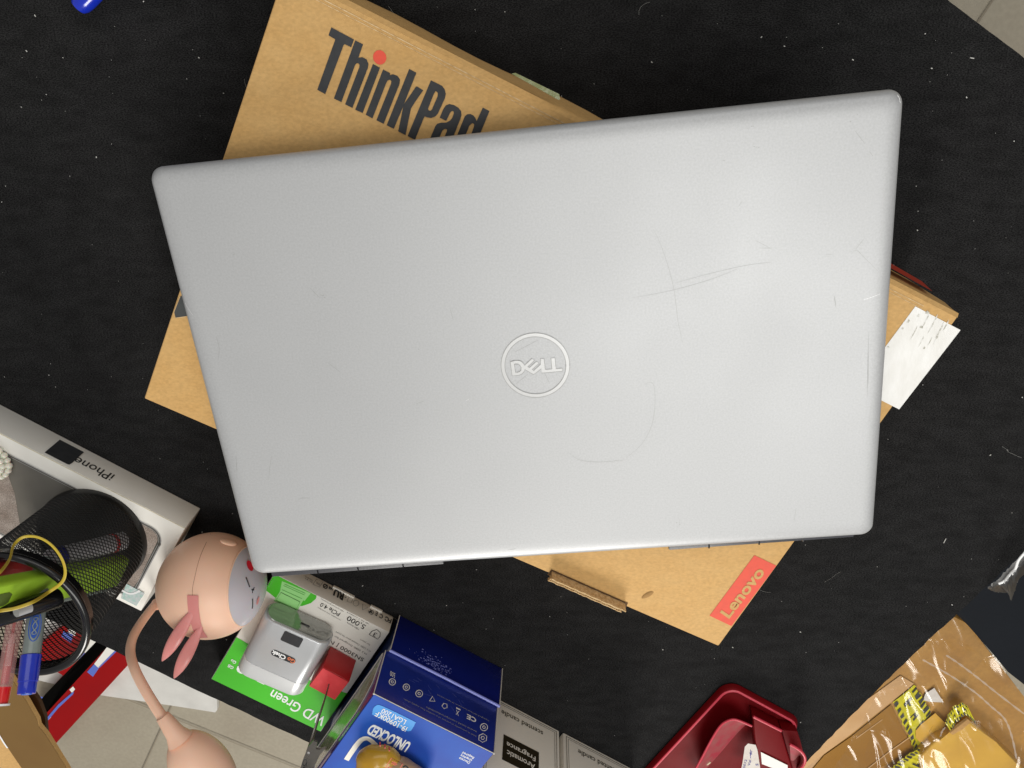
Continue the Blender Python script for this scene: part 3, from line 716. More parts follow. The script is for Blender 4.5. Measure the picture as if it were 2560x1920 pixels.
# blue marker
bma = thing('blue_capped_marker', 'grey marker with translucent blue cap leaning out over the cup rim', 'marker', P(100, 1500, .09).to_tuple())
a, b = P(93, 1520, .118), P(66, 1735, .152); ax = (b - a).normalized(); ln = (b - a).length
bm = bmesh.new(); tube(bm, [a - ax * .03 , a + ax * ln * .56], .0050, 20); obj('barrel', bm, M['pen_grey'], bma)
bm = bmesh.new()
tube(bm, [a + ax * ln * .55, a + ax * ln * .56, a + ax * ln * .86, a + ax * ln * .87, a + ax * ln * .99, b], [.0050, .0055, .0053, .0049, .0048, .0046], 24, cap=True)
obj('cap', bm, M['blue_cap'], bma)
bm = bmesh.new(); tube(bm, [b + ax * .0001, b + ax * .0004], [.0030, .0026], 16); obj('cap_end', bm, M['blue_print'], bma)
# printed oval on barrel, facing the camera
view = (Vector((0, 0, CAMH)) - a).normalized(); vn = (view - ax * view.dot(ax)).normalized(); sd_ = ax.cross(vn)
bm = bmesh.new(); oc = a + ax * ln * .235
def cyl_pt(s, w, r=.0051): th = w / r; return oc + ax * s + (vn * math.cos(th) + sd_ * math.sin(th)) * r
ring_o = [cyl_pt(.0085 * math.cos(t), .0032 * math.sin(t), .00515) for t in [i * math.pi / 14 for i in range(28)]]
ring_i = [cyl_pt(.0070 * math.cos(t), .0023 * math.sin(t), .0052) for t in [i * math.pi / 14 for i in range(28)]]
ring_m = [cyl_pt(.0078 * math.cos(t), .0028 * math.sin(t), .00518) for t in [i * math.pi / 14 for i in range(28)]]
decal(bm, [ring_i], vn, .0005)
for r_ in (ring_o,): ribbon(bm, r_ + [r_[0], r_[1]], .0005, vn)
finish('printed_oval', bm, M['blue_print'], bma)
bm = bmesh.new()
wv = [cyl_pt(.0048 * math.cos(t) , .0012 * math.sin(3 * t), .0054) for t in [i * math.pi / 10 for i in range(21)]]
ribbon(bm, [p + vn * .0006 for p in wv], .0005, vn); finish('oval_script', bm, M['pen_grey'], bma)
# red pen
rp = thing('red_pen', 'clear red ballpoint pen leaning over the cup rim left of the blue cap', 'pen', P(45, 1520, .09).to_tuple())
a, b = P(44, 1510, .115), P(2, 1765, .152); ax = (b - a).normalized(); ln = (b - a).length
bm = bmesh.new(); tube(bm, [a, a + ax * ln * .82], .0043, 18); obj('barrel', bm, M['clear_red'], rp)
bm = bmesh.new(); tube(bm, [a, a + ax * ln * .40], .0008, 8); tube(bm, [a + ax * ln * .40, a + ax * ln * .80], .0022, 10); obj('refill', bm, M['red_pen'], rp)
bm = bmesh.new(); tube(bm, [a + ax * ln * .81, a + ax * ln * .98], [.0040, .0037], 18); obj('cap', bm, M['red_pen'], rp)
bm = bmesh.new(); tube(bm, [a + ax * ln * .98, b], [.0046, .0046], 22); obj('end_ring', bm, M['white_text'], rp)
view = (Vector((0, 0, CAMH)) - a).normalized(); vn = (view - ax * view.dot(ax)).normalized()
bm = bmesh.new(); bar(bm, a + ax * ln * .30 + vn * .0052, a + ax * ln * .62 + vn * .0052, ax.cross(vn), .0034, .0014, .0005); obj('clip', bm, M['clear_red'], rp)
# white tubes inside cup
for (nm, lb, p0, p1, r_) in (('correction_tube', 'white tube with red print inside the mesh cup, above the green knife', (306, 1352, .043), (125, 1398, .090), .0062),
                             ('white_pen', 'slim white pen inside the mesh cup, lowest along its lower wall', (262, 1462, .036), (215, 1478, .05), .0035)):
    a, b = P(*p0), P(*p1); t = thing(nm, lb, 'tube' if r_ > .005 else 'pen', a.to_tuple())
    bm = bmesh.new(); tube(bm, [a, b], r_, 20); obj('barrel', bm, M['white_tube'], t)
    if r_ > .005:
        ax = (b - a).normalized(); L_ = (b - a).length
        for f0, f1, m_ in ((.13, .17, 'red_card'), (.84, .93, 'navy')):
            bm = bmesh.new(); tube(bm, [a + ax * L_ * f0, a + ax * L_ * f1], r_ + .0003, 20); obj('printed_band', bm, M[m_], t)
rs = thing('red_scraper', 'dark red flat handle at the cup mouth behind the lime knife', 'scraper', P(60, 1420, .08).to_tuple())
bm = bmesh.new(); bar(bm, P(85, 1425, .075), P(-40, 1448, .128), Vector((.25, 1, .3)), .019, .003, .001); obj('handle', bm, M['red_card'], rs)
# rubber band
pts = [P(x, y, z) for x, y, z in ((-25, 1445, .160), (0, 1430, .156), (24, 1398, .140), (34, 1364, .128), (58, 1343, .122), (94, 1343, .121), (128, 1362, .121), (154, 1396, .1215), (163, 1430, .122), (154, 1456, .122), (122, 1480, .1225), (84, 1504, .141), (40, 1520, .146), (0, 1527, .150), (-25, 1530, .158))]
bm = bmesh.new(); tube(bm, smooth_path(pts, 8), .00095, 8, flat=.5)
tag(obj('rubber_band', bm, M['band'], None), 'yellow rubber band looped over the pen cup rim', 'rubber band')

# ------------------------------------------------------------------ bunny lamp
SR = .0368; sc0 = P(530, 1463, SR); cs = cropf(380, 1280, 4.366)
lamp = thing('bunny_lamp', 'peach bunny night lamp with pink ears, its head touching the laptop corner', 'lamp', (sc0.x, sc0.y, 0))
bm = bmesh.new(); ellipsoid(bm, sc0, D, N, Z, SR, SR, SR, 64, 40); head = obj('head', bm, M['pink'], lamp)
ray_c = (sc0 - Vector((0, 0, CAMH))).normalized()
rx_ = RM @ Vector((1, .02, 0)); rx_ = (rx_ - ray_c * rx_.dot(ray_c)).normalized(); ry_ = ray_c.cross(rx_)
fn_ = (rx_ * math.sin(math.radians(63)) - ray_c * math.cos(math.radians(63))).normalized()
ff1 = fn_.orthogonal().normalized(); ff2 = fn_.cross(ff1)
def cap_mesh(rad, a0, a1, rings=10, seg=48, flat=1.0):
    bm = bmesh.new(); prev = None; top = bm.verts.new(sc0 + fn_ * rad)
    for k in range(1, rings + 1):
        a = math.radians(a0 + (a1 - a0) * k / rings)
        ring = [bm.verts.new(sc0 + (fn_ * math.cos(a) + (ff1 * math.cos(t) + ff2 * math.sin(t)) * math.sin(a)) * rad) for t in [i * 2 * math.pi / seg for i in range(seg)]]
        for i in range(seg):
            if prev: bm.faces.new((prev[i], prev[(i + 1) % seg], ring[(i + 1) % seg], ring[i]))
            else: bm.faces.new((top, ring[i], ring[(i + 1) % seg]))
        prev = ring
    return bm
FR = SR + .0005
bm = cap_mesh(FR, 0, 46.5); face = obj('face_panel', bm, M['face'], lamp)
bm = bmesh.new(); a = math.radians(47)
tube(bm, [sc0 + (fn_ * math.cos(a) + (ff1 * math.cos(t) + ff2 * math.sin(t)) * math.sin(a)) * (SR + .0001) for t in [i * math.pi / 30 for i in range(60)]], .0006, 8, closed=True)
obj('face_rim', bm, M['pink'], lamp)
def FS(x, y): return PS(*cs(x, y), sc0, FR + .0002)
def oval(bm, c, w, h, rot, mi=0):
    pts = []
    for t in [i * math.pi / 10 for i in range(20)]:
        x, y = w * math.cos(t), h * math.sin(t); pts.append(FS(c[0] + x * math.cos(rot) - y * math.sin(rot), c[1] + x * math.sin(rot) + y * math.cos(rot)))
    decal(bm, [pts], (FS(*c) - sc0), .0003, mi)
for (c, w, h, r, m_) in (((1066, 588), 30, 62, -.38, 'cheek'), ((1153, 968), 11, 46, .28, 'cheek2')):
    bm = bmesh.new(); oval(bm, c, w, h, r); ch = finish('cheek', bm, M[m_], face)
for pl in ([(1026, 713), (1046, 765), (1066, 820)], [(1097, 950), (1099, 1000), (1095, 1052)]):
    bm = bmesh.new(); tube(bm, smooth_path([FS(*p) for p in pl], 4), .00042, 6); obj('closed_eye', bm, M['black_text'], face)
bm = bmesh.new(); tube(bm, [FS(1117, 825), FS(1098, 852), FS(1097, 884)], .0003, 6); tube(bm, [FS(1089, 845), FS(1098, 856), FS(1112, 848)], .0004, 6); obj('mouth', bm, M['black_text'], face)
bm = bmesh.new(); c = PS(*cs(835, 328), sc0, SR); nn = (c - sc0).normalized(); u_ = nn.cross((PS(*cs(900, 345), sc0, SR) - c)).normalized(); w_ = u_.cross(nn)
ellipsoid(bm, c, w_, u_, nn, .0058, .0038, .0014); obj('button', bm, M['pink'], lamp)
bm = bmesh.new()
ribbon(bm, smooth_path([PS(*cs(x, y), sc0, SR + .00015) for x, y in ((640, 235), (590, 340), (540, 450), (500, 570), (465, 720), (443, 830), (441, 910))], 4), .00025, -ray_c)
finish('seam', bm, M['seam'], lamp)
# ears: strap on the head and two petals
st = [(383, 910), (445, 911), (506, 912), (512, 1120), (540, 1260), (612, 1374), (550, 1385), (490, 1380), (436, 1225), (390, 1080)]
bm = bmesh.new(); 
R1 = [(383, 910), (386, 1000), (395, 1090), (415, 1180), (440, 1270), (487, 1378)]; R2 = [(506, 912), (507, 1010), (514, 1100), (528, 1190), (556, 1290), (610, 1372)]
for i in range(5):
    for j in range(3):
        q = []
        for (ii, jj) in ((i, j), (i + 1, j), (i + 1, j + 1), (i, j + 1)):
            t = jj / 3; q.append(bm.verts.new(PS(*cs(R1[ii][0] * (1 - t) + R2[ii][0] * t, R1[ii][1] * (1 - t) + R2[ii][1] * t), sc0, SR + .0007)))
        bm.faces.new(q)
bmesh.ops.remove_doubles(bm, verts=bm.verts, dist=1e-6); obj('ear_strap', bm, M['rose'], lamp)
for (bx, by, tx, ty) in ((485, 1522, 405, 1653), (503, 1566, 435, 1696)):
    b0 = PS(bx, by, sc0, SR); t0 = P(tx, ty, .070)
    ax = (t0 - b0).normalized(); ln = (t0 - b0).length; v_ = (Vector((0, 0, CAMH)) - b0).normalized(); sd_ = ax.cross(v_).normalized(); nn = sd_.cross(ax)
    bm = bmesh.new(); prev = None; seg = 20; K_ = 18
    for k in range(K_ + 1):
        t = k / K_; w = .0046 * max(math.sin(math.pi * (t * .94 + .05)), 0) ** .75 * (1 - .12 * t)
        ring = [bm.verts.new(b0 + ax * ln * t + sd_ * w * math.cos(2 * math.pi * i / seg) + nn * (w * .38 * math.sin(2 * math.pi * i / seg) + .004 * math.sin(math.pi * t))) for i in range(seg)]
        if prev:
            for i in range(seg): bm.faces.new((prev[i], prev[(i + 1) % seg], ring[(i + 1) % seg], ring[i]))
        else: bm.faces.new(ring[::-1])
        prev = ring
    bm.faces.new(prev); obj('ear', bm, M['rose'], lamp)
# neck, collar, base bulb
npx = [(397, 1505, .028), (385.6, 1514, .034), (354, 1555, .050), (332, 1594, .066), (326, 1632, .078), (337, 1673, .090), (360.5, 1720, .099), (389, 1767, .106), (410, 1798, .110)]
bm = bmesh.new(); pts = smooth_path([P(*q) for q in npx], 8); tube(bm, pts, [.0029 + .0004 * i / len(pts) for i in range(len(pts))], 18); obj('neck', bm, M['pink'], lamp)
bm = bmesh.new(); a = P(397, 1508, .027); tube(bm, [a, a + (pts[4] - pts[0]).normalized() * .003], .0042, 18); obj('neck_socket', bm, M['pink'], lamp)
a, b = P(406, 1790, .110), P(438, 1833, .112); ax = (b - a).normalized(); 
bm = bmesh.new(); tube(bm, [a, a + ax * .0004, b, b + ax * .006], [.0040, .0043, .0060, .0085], 28); obj('collar', bm, M['pink'], lamp)
bm = bmesh.new(); c = P(508, 1925, .112); u_ = (c - b).normalized(); v_ = u_.orthogonal().normalized(); w_ = u_.cross(v_)
ellipsoid(bm, c, u_, v_, w_, .0312, .0182, .0182, 48, 28); obj('base_bulb', bm, M['pink'], lamp)

# ------------------------------------------------------------------ green and white drive box
GZ = .018; g = cropf(500, 1400, 3.19); g8 = cropf(660, 1420, 5.53)
sO = P(973, 1581, GZ)
def sb_(u, v, z=GZ): q = sO + D * u + N * v; return Vector((q.x, q.y, z))
sxl = -.0952; syl = -.1157
drive = thing('drive_box', 'white and green drive carton lying flat beneath the silver gadget', 'product box', sb_(sxl / 2, syl / 2, 0).to_tuple())
bm = bmesh.new(); prism(bm, [tuple(sb_(*p)[:2]) for p in ((sxl, syl), (0, syl), (0, 0), (sxl, 0))], 0.0, GZ, bev=.0004); obj('carton_body', bm, M['ssd_white'], drive)
G = lambda px, py: P(px, py, GZ)
bm = bmesh.new()
low = smooth_path([sb_(u, v) for u, v in ((sxl + .0003, -.068), (-.085, -.0688), (-.06, -.0735), (-.03, -.074), (-.002, -.0695), (-.0003, -.069))], 4)
decal(bm, [[sb_(sxl + .0003, syl + .0003)] + [sb_(-.0003, syl + .0003)] + low[::-1]], Z, .0002)
decal(bm, [[sb_(sxl + .0003, -.0003), sb_(-.0605, -.0003), sb_(-.0598, -.003), sb_(-.0612, -.0085), sb_(-.0655, -.0145), sb_(-.071, -.0180), sb_(-.078, -.0195), sb_(-.085, -.0190), sb_(sxl + .0003, -.0165)]], Z, .0002)
finish('green_print', bm, M['green_print'], drive)
bm = bmesh.new()
decal(bm, [[G(*g(*p)) for p in ((655, 165), (885, 262), (835, 325), (825, 318), (780, 400), (590, 325), (640, 248))]], Z, .0004); finish('laptop_picture', bm, M['green_pale'], drive)
bm = bmesh.new()
for l in ([(648, 255), (800, 330), (768, 392), (608, 318), (648, 255), (800, 330)], [(668, 200), (835, 275)], [(675, 188), (842, 262)], [(655, 232), (815, 305)]):
    ribbon(bm, [G(*g(*p)) + Z * .0006 for p in l], .0004, Z)
finish('picture_lines', bm, M['green_deep'], drive)
wd, hd = (-.873, -.487), (-.57, .82)
bm = bmesh.new()
ctext(bm, 'WD Green', (744, 1769), 152, 26, (-.885, -.465), hd, G, bold=.012, mi=0, off=.0004)
ctext(bm, '500', (632, 1684), 84, 25, (-.90, -.43), hd, G, bold=.02, off=.0004)
ctext(bm, 'GB', (577, 1666), 15, 8, wd, hd, G, bold=.02, off=.0004); ctext(bm, 'Go', (584, 1653), 14, 8, wd, hd, G, bold=.02, off=.0004)
finish('white_lettering', bm, M['white_text'], drive)
bm = bmesh.new()
ctext(bm, 'SN3000 | N', g8(1145, 1130), 98, 12, (-470, -265), hd, G, bold=.004, off=.0004)
ctext(bm, '5,000', g8(1278, 748), 50, 14, wd, hd, G, off=.0004)
ctext(bm, 'PCIe 4.0', g8(915, 570), 54, 10.5, wd, hd, G, off=.0004)
ctext(bm, '3', g8(1535, 915), 8, 10, wd, hd, G, off=.0004)
sh = [G(*g8(*p)) for p in ((1455, 915), (1495, 870), (1560, 845), (1610, 890), (1605, 940), (1575, 980))]
ribbon(bm, [p + Z * .0004 for p in sh + [sh[0], sh[1]]], .0005, Z)
finish('black_lettering', bm, M['black_text'], drive)
bm = bmesh.new()
for (s, c, w, h) in (('M.2 2280. Designed for', (1200, 1060), 92, 5.5), ('M.2 2280. Con\u00e7us pour les jours', (1235, 1010), 100, 5.5), ('MB/s lecture', (1230, 800), 34, 4), ('up to / jusqu\'\u00e0', (1300, 690), 64, 4), ('compatible avec interface', (905, 630), 66, 3.5), ('with previous generations', (945, 510), 66, 3.5), ('for years', (1400, 1020), 28, 5)):
    ctext(bm, s, g8(*c), w, h, wd, hd, G, off=.0004)
finish('small_print', bm, M['grey_text'], drive)
# side wall marks
def GS(px, py): return PV(px, py, sO, N)
hv_ = (-.27, .96); wv_ = (-.868, -.497)
bm = bmesh.new()
for (s, c, w, h, bo) in (('F\u0421', (1712, 722), 18, 12, .03), ('C E', (1588, 655), 22, 11, .02), ('UK', (1483, 603), 13, 8, .03), ('CA', (1468, 625), 13, 6, .03), ('c', (1125, 402), 5, 5, .02), ('RU', (1030, 370), 28, 18, .05), ('us', (920, 287), 11, 6, .03), ('\u00d8', (845, 258), 13, 12, .03)):
    ctext(bm, s, g8(*c), w, h, wv_, hv_, GS, bold=bo, off=.0004)
finish('side_marks', bm, M['black_text'], drive)
bm = bmesh.new()
def loopr(bm, c, r, n, f, nrm, w=.0003, rot=0, sq=1.0):
    pts = [f(c[0] + r * math.cos(rot + t), c[1] + r * sq * math.sin(rot + t)) + Vector(nrm) * .0005 for t in [i * 2 * math.pi / n for i in range(n)]]
    ribbon(bm, pts + [pts[0], pts[1]], w, Vector(nrm))
for a_ in ((g8(1268, 492), 7.2, 20, 0, 1), (g8(1385, 545), 9, 3, 2.1, 1), (g8(1185, 450), 8, 4, 1.2, 1), (g8(742, 215), 13, 4, 1.3, .8)):
    bm = bmesh.new(); loopr(bm, a_[0], a_[1], a_[2], GS, N, rot=a_[3], sq=a_[4]); finish('side_symbol', bm, M['grey_text'], drive)
bm = bmesh.new()
for (s, c, w, h) in (('Western Digital Technologies', (1700, 640), 60, 3.5), ('San Jose, CA', (1500, 530), 42, 3.5), ('WDBSN', (620, 150), 22, 3), ('R-41', (615, 175), 20, 3), ('E96', (745, 222), 10, 5)):
    ctext(bm, s, g8(*c), w, h, wv_, hv_, GS, off=.0004)
finish('side_small_print', bm, M['grey_text'], drive)
bm = bmesh.new()
for (u0_, u1_) in ((-.052, -.034), (-.020, -.010)):
    c = sb_((u0_ + u1_) / 2, .0006, .0015); box(bm, c, D, N, Z, (u1_ - u0_) / 2, .0007, .0012, bev=.0002)
obj('flap_edges', bm, M['ssd_white'], drive)

# ------------------------------------------------------------------ silver gadget
ga = math.radians(-28); gx = Vector((math.cos(ga), math.sin(ga), 0)); gy = Vector((-gx.y, gx.x, 0))
GH = .0225; gw = .0262
ft = P(*g(768, 564), GZ + GH - .001)
gad = thing('silver_gadget', 'silver rounded plug gadget with dark display window on the green drive carton', 'gadget', (ft - gy * .027 - Z * (GH - .001)).to_tuple())
def sect(hw, h0, h1, r, n=8):
    pts = []
    for sx, sy, a0 in ((1, 1, 0), (-1, 1, 90), (-1, -1, 180), (1, -1, 270)):
        for i in range(n + 1):
            a = math.radians(a0 + 90 * i / n)
            pts.append((sx * (hw - r) + r * math.cos(a), (h0 + h1) / 2 + sy * ((h1 - h0) / 2 - r) + r * math.sin(a)))
    return pts
def loft(ys, ins, mats, name, parent, cap0=True, cap1=True):
    bm = bmesh.new(); prev = None
    for y, q in zip(ys, ins):
        ring = [bm.verts.new(Vector((ft.x, ft.y, GZ)) + gx * x - gy * y + Z * z) for x, z in sect(gw - q, .0003 + q, GH - q, .0095 - q * .5)]
        if prev:
            for i in range(len(ring)): bm.faces.new((prev[i], prev[(i + 1) % len(ring)], ring[(i + 1) % len(ring)], ring[i]))
        elif cap0: bm.faces.new(ring)
        prev = ring
    if cap1: bm.faces.new(prev[::-1])
    return obj(name, bm, mats, parent, smooth=40)
loft([.0006, 0.0012, .002, .0430, .0433], [.0012, .0004, 0, 0, .0003], M['silver'], 'shell', gad)
loft([.0435, .0438, .0555, .0572, .0580], [.0003, 0, 0, .0010, .0025], M['silver_light'], 'end_cap', gad)
loft([.0, .0008], [.0018, .0012], M['silver_face'], 'port_face', gad)
bm = bmesh.new(); c = Vector((ft.x, ft.y, GZ + .0125)) + gx * .004 + gy * .0004; box(bm, c, gx, gy, Z, .0034, .0004, .0005, bev=.0002); obj('slot', bm, M['black_gloss'], gad)
GT = lambda px, py: P(px, py, GZ + GH)
bm = bmesh.new(); c = GT(*g(733, 632)); pts = rrect(c.x, c.y, gx, gy, .0073, .0047, .0012, 4); decal(bm, [[Vector((p[0], p[1], GZ + GH)) for p in pts]], Z, .0002); finish('display_window', bm, M['display'], gad)
bm = bmesh.new(); c = GT(*g(665, 770)); pts = rrect(c.x, c.y, gx, gy, .0094, .0028, .0027, 6); decal(bm, [[Vector((p[0], p[1], GZ + GH)) for p in pts]], Z, .0002); pl = finish('name_plate', bm, M['display'], gad)
bm = bmesh.new(); ctext(bm, 'Chek', g(628, 754), 38, 11, (-.90, -.43), (-.45, .89), GT, bold=.03, off=.0004)
ctext(bm, 'Go', g(728, 798), 21, 11, (-.90, -.43), (-.45, .89), GT, bold=.03, off=.0004, mi=1)
finish('plate_lettering', bm, [M['white_text'], M['orange_text']], pl)

# ------------------------------------------------------------------ red cube and tweezers
RZ = .0413
ra, rb, rc2, rd = P(*g(975, 850), RZ), P(*g(1185, 965), RZ), P(*g(1085, 1118), RZ), P(*g(872, 1010), RZ)
cc_ = (ra + rb + rc2 + rd) / 4; rdx = (rb - ra).normalized(); rdy = Vector((-rdx.y, rdx.x, 0))
cube = thing('red_cube', 'small red foam cube with tweezers resting on it, beside the silver gadget', 'foam cube', (cc_.x, cc_.y, GZ))
bm = bmesh.new(); box(bm, (cc_.x, cc_.y, (RZ + GZ) / 2 + .0002), rdx, rdy, Z, .0112, .0107, (RZ - GZ) / 2 - .0004, bev=.0005); obj('block', bm, M['red_card'], cube)
bm = bmesh.new(); n_ = 10; vs = {}
for i in range(n_ + 1):
    for j in range(n_ + 1):
        u, v = -1 + 2 * i / n_, -1 + 2 * j / n_
        vs[i, j] = bm.verts.new(Vector((cc_.x, cc_.y, RZ)) + rdx * u * .0108 + rdy * v * .0103 + Z * (.0004 + .0006 * math.sin(3 * u + 2 * v) * math.cos(2.4 * v - u) * (1 - u * u) * (1 - v * v) - .0004 * math.exp(-((u - .05) ** 2 + (v + .1) ** 2) * 30)))
for i in range(n_):
    for j in range(n_): bm.faces.new((vs[i, j], vs[i + 1, j], vs[i + 1, j + 1], vs[i, j + 1]))
obj('padded_top', bm, M['red_foam'], cube)
twz = thing('tweezers', 'thin steel tweezers with tip resting on the red foam cube', 'tweezers', P(823, 1709, RZ).to_tuple())
bm = bmesh.new()
tp = [P(823, 1709, RZ - .0002), P(808, 1760, .056), P(793, 1805, .067), P(781, 1845, .076), P(770, 1880, .085)]
tube(bm, smooth_path(tp, 5), [.0005 + .0010 * i / 20 for i in range(21)], 10, flat=.6)
obj('tip', bm, M['steel'], twz)
bm = bmesh.new()
bd = [(793, 1856), (783, 1852), (770, 1868), (757, 1900), (744, 1945), (752, 1960), (778, 1960), (786, 1915), (800, 1887), (815, 1870), (800, 1875), (790, 1873)]
decal(bm, [[P(x, y, .085 + (y - 1850) * .00022) for x, y in bd]], Vector((0, 0, 1)), 0); 
r_ = bmesh.ops.extrude_face_region(bm, geom=bm.faces[:]); bmesh.ops.translate(bm, verts=[v for v in r_['geom'] if isinstance(v, bmesh.types.BMVert)], vec=(0, 0, -.0016))
obj('arm', bm, M['steel'], twz, smooth=None)
bm = bmesh.new(); c = P(771, 1882, .0925); ellipsoid(bm, c, D, N, Z, .0011, .0011, .0006, 14, 8); obj('rivet', bm, M['silver_line'], twz)
bm = bmesh.new(); ctext(bm, 'Qua', (759, 1920), 44, 12, (-.25, .97), (-.97, -.2), lambda x, y: P(x, y, .1015), bold=.02, off=.0006); finish('script_print', bm, M['black_text'], twz)

# ------------------------------------------------------------------ blue processor box
bz1, bz2 = .0400, .0833; b5 = cropf(780, 1500, 3.95)
I0 = P(*b5(870, 150), 0); bw = .0915; bdp = .112
cpu = thing('processor_box', 'shiny blue processor box standing between green carton and candle boxes', 'product box', (I0 + D * bw / 2 - N * bdp / 2).to_tuple())
def ib(u, v, z=0): q = I0 + D * u + N * v; return Vector((q.x, q.y, z))
bm = bmesh.new(); prism(bm, [tuple(ib(*p)[:2]) for p in ((0, -bdp), (bw, -bdp), (bw, 0), (0, 0))], 0.0002, bz1, bev=.0005); lower = obj('lower_shell', bm, M['intel_navy'], cpu)
u0 = -.0030
bm = bmesh.new(); prism(bm, [tuple(ib(*p)[:2]) for p in ((u0, -bdp), (bw - .0008, -bdp), (bw - .0008, -.0012), (u0, -.0012))], bz1 + .0002, bz2, bev=.0004); upper = obj('upper_shell', bm, M['intel_blue'], cpu)
bm = bmesh.new(); tube(bm, [ib(-.0005, -.0002, bz1), ib(bw * .5, .0005, bz1 + .0003), ib(bw + .0003, -.0002, bz1)], .0011, 8); obj('fold_ridge', bm, M['intel_edge'], cpu)
# white paper edges
bm = bmesh.new()
for pts in ([ib(-.0003, .0002, .0006), ib(-.0003, .0002, bz1)], [ib(bw + .0002, .0002, .0006), ib(bw + .0002, .0002, bz1)], [ib(u0 - .0002, -.001, bz1 + .001), ib(u0 - .0002, -.001, bz2)], [ib(bw - .0006, -.001, bz1 + .001), ib(bw - .0006, -.001, bz2)]):
    tube(bm, pts, .00035, 6)
tube(bm, [ib(u0, -.0012, bz2), ib(bw - .0008, -.0012, bz2)], .0003, 6)
for p in (ib(u0, -.0012, bz2), ib(bw - .0008, -.0012, bz2), ib(-.0003, 0, bz1)): ellipsoid(bm, p, D, N, Z, .0008, .0008, .0008, 8, 6)
obj('worn_edges', bm, M['paper_edge'], cpu)
# top print
bm = bmesh.new(); decal(bm, [[ib(u0 + .0005, -bdp + .0005, bz2), ib(bw - .0013, -bdp + .0005, bz2), ib(bw - .0013, -.0017, bz2), ib(u0 + .0005, -.0017, bz2)]], Z, .0002); finish('top_print', bm, M['intel_top'], cpu)
T_ = lambda px, py: P(px, py, bz2)
bm = bmesh.new()
pp = [b5(*p) for p in ((640, 1035), (700, 1045), (1000, 1190), (1018, 1215), (990, 1270), (965, 1290), (900, 1275), (620, 1140), (598, 1110), (610, 1060))]
decal(bm, [smooth_path([T_(*p) for p in pp + [pp[0]]], 4)[:-1]], Z, .0004); finish('model_pill', bm, M['pill'], cpu)
bm = bmesh.new()
ctext(bm, 'i9-10900KF', b5(783, 1193), 87, 14, (-310, -165), (-.5, .86), T_, bold=.012, off=.0006)
ctext(bm, 'LGA1200', b5(808, 1143), 66, 13, (-235, -120), (-.5, .86), T_, bold=.008, off=.0006)
finish('model_lettering', bm, M['white_text'], cpu); bm = bmesh.new()
put_text(bm, 'UNLOCKED', T_(1013, 1880), T_(914, 1832), T_(1030, 1856), bold=.04, off=.0004)
finish('title_lettering', bm, M['white_text'], cpu); bm = bmesh.new()
put_text(bm, 'Discrete\nGraphics\nRequired', T_(*b5(1550, 1615)), T_(*b5(1438, 1562)), T_(*b5(1612, 1540)), bold=.01, off=.0004)
finish('top_lettering', bm, M['white_text'], cpu)
bm = bmesh.new()
nn_ = [(866, 1899), (880, 1878), (893, 1860), (905, 1848), (918, 1845), (930, 1852), (940, 1862)]
ribbon(bm, smooth_path([T_(*p) + Z * .0004 for p in nn_], 6), .0036, Z); finish('big_numeral', bm, M['candle_card'], cpu)
# wall print
ip = ib(0, -.0012, 0)
WF = lambda px, py: PV(px, py, ip, N)
bm = bmesh.new()
for (x, y, r, n) in ((980, 1706, 8, 18), (1015, 1719, 8, 18), (1047, 1735, 8.5, 18), (1080, 1750, 8, 3), (1111, 1766, 7, 5), (1209, 1819, 9, 18), (1206, 1846, 11, 6)):
    loopr(bm, (x, y), r, n, WF, N, w=.0006, rot=.6)
    if n > 5: loopr(bm, (x, y), r * .4, 6, WF, N, w=.0006)
ctext(bm, 'C\u0415', (1178, 1797), 26, 12, (-.88, -.45), (-.1, .99), WF, bold=.03, off=.0004)
ctext(bm, 'X', (1143, 1783), 9, 12, (-.88, -.45), (-.1, .99), WF, bold=.0, off=.0004)
ctext(bm, '\u2014', (1145, 1773), 12, 3, (-.88, -.45), (-.1, .99), WF, bold=.03, off=.0004)
ctext(bm, '500', (981, 1687), 14, 12, (-.88, -.45), (-.1, .99), WF, off=.0004)
finish('wall_symbols', bm, M['white_text'], cpu)
bm = bmesh.new()
ctext(bm, 'www.intel.com/productinfo', b5(1375, 1182), 142, 5.5, (-500, -245), (-.1, .99), WF, bold=.006, off=.0004)
ctext(bm, 'Intel is constantly in pursuit of a conflict free supply chain.', b5(1258, 1163), 205, 4.8, (-720, -372), (-.1, .99), WF, off=.0004)
ctext(bm, 'Copyright \u00a9 2019 Intel Corporation. All rights reserved.', b5(1488, 1066), 146, 4, (-515, -260), (-.1, .99), WF, off=.0004)
finish('wall_small_print', bm, M['silver_line'], cpu)
bm = bmesh.new(); ip0 = ib(0, 0, 0)
for k in range(150):
    a = rnd.gauss(1085, 22); c_y = 1660 + (a - 1085) * .45 + rnd.gauss(0, 9)
    p = PV(a, c_y, ip0, N) + N * .0003
    if .004 < p.z < bz1 - .003:
        s = rnd.choice((.0001, .00015, .0003)); box(bm, p, D, Z, N, s * rnd.uniform(1, 2.5), s, .00005)
for k in range(16):
    p = WF(rnd.uniform(985, 1220), 0 + rnd.uniform(1665, 1700) + rnd.uniform(0, 90)) ; u = (p - I0).dot(D)
    if bz1 + .004 < p.z < bz2 - .003 and .002 < u < bw - .005:
        a = rnd.uniform(-.4, .9); q = p + (D * math.cos(a) + Z * math.sin(a)) * rnd.uniform(.002, .007); ribbon(bm, [p + N * .0003, q + N * .0003], .00012, N)
finish('scuffs', bm, M['intel_edge'], cpu)
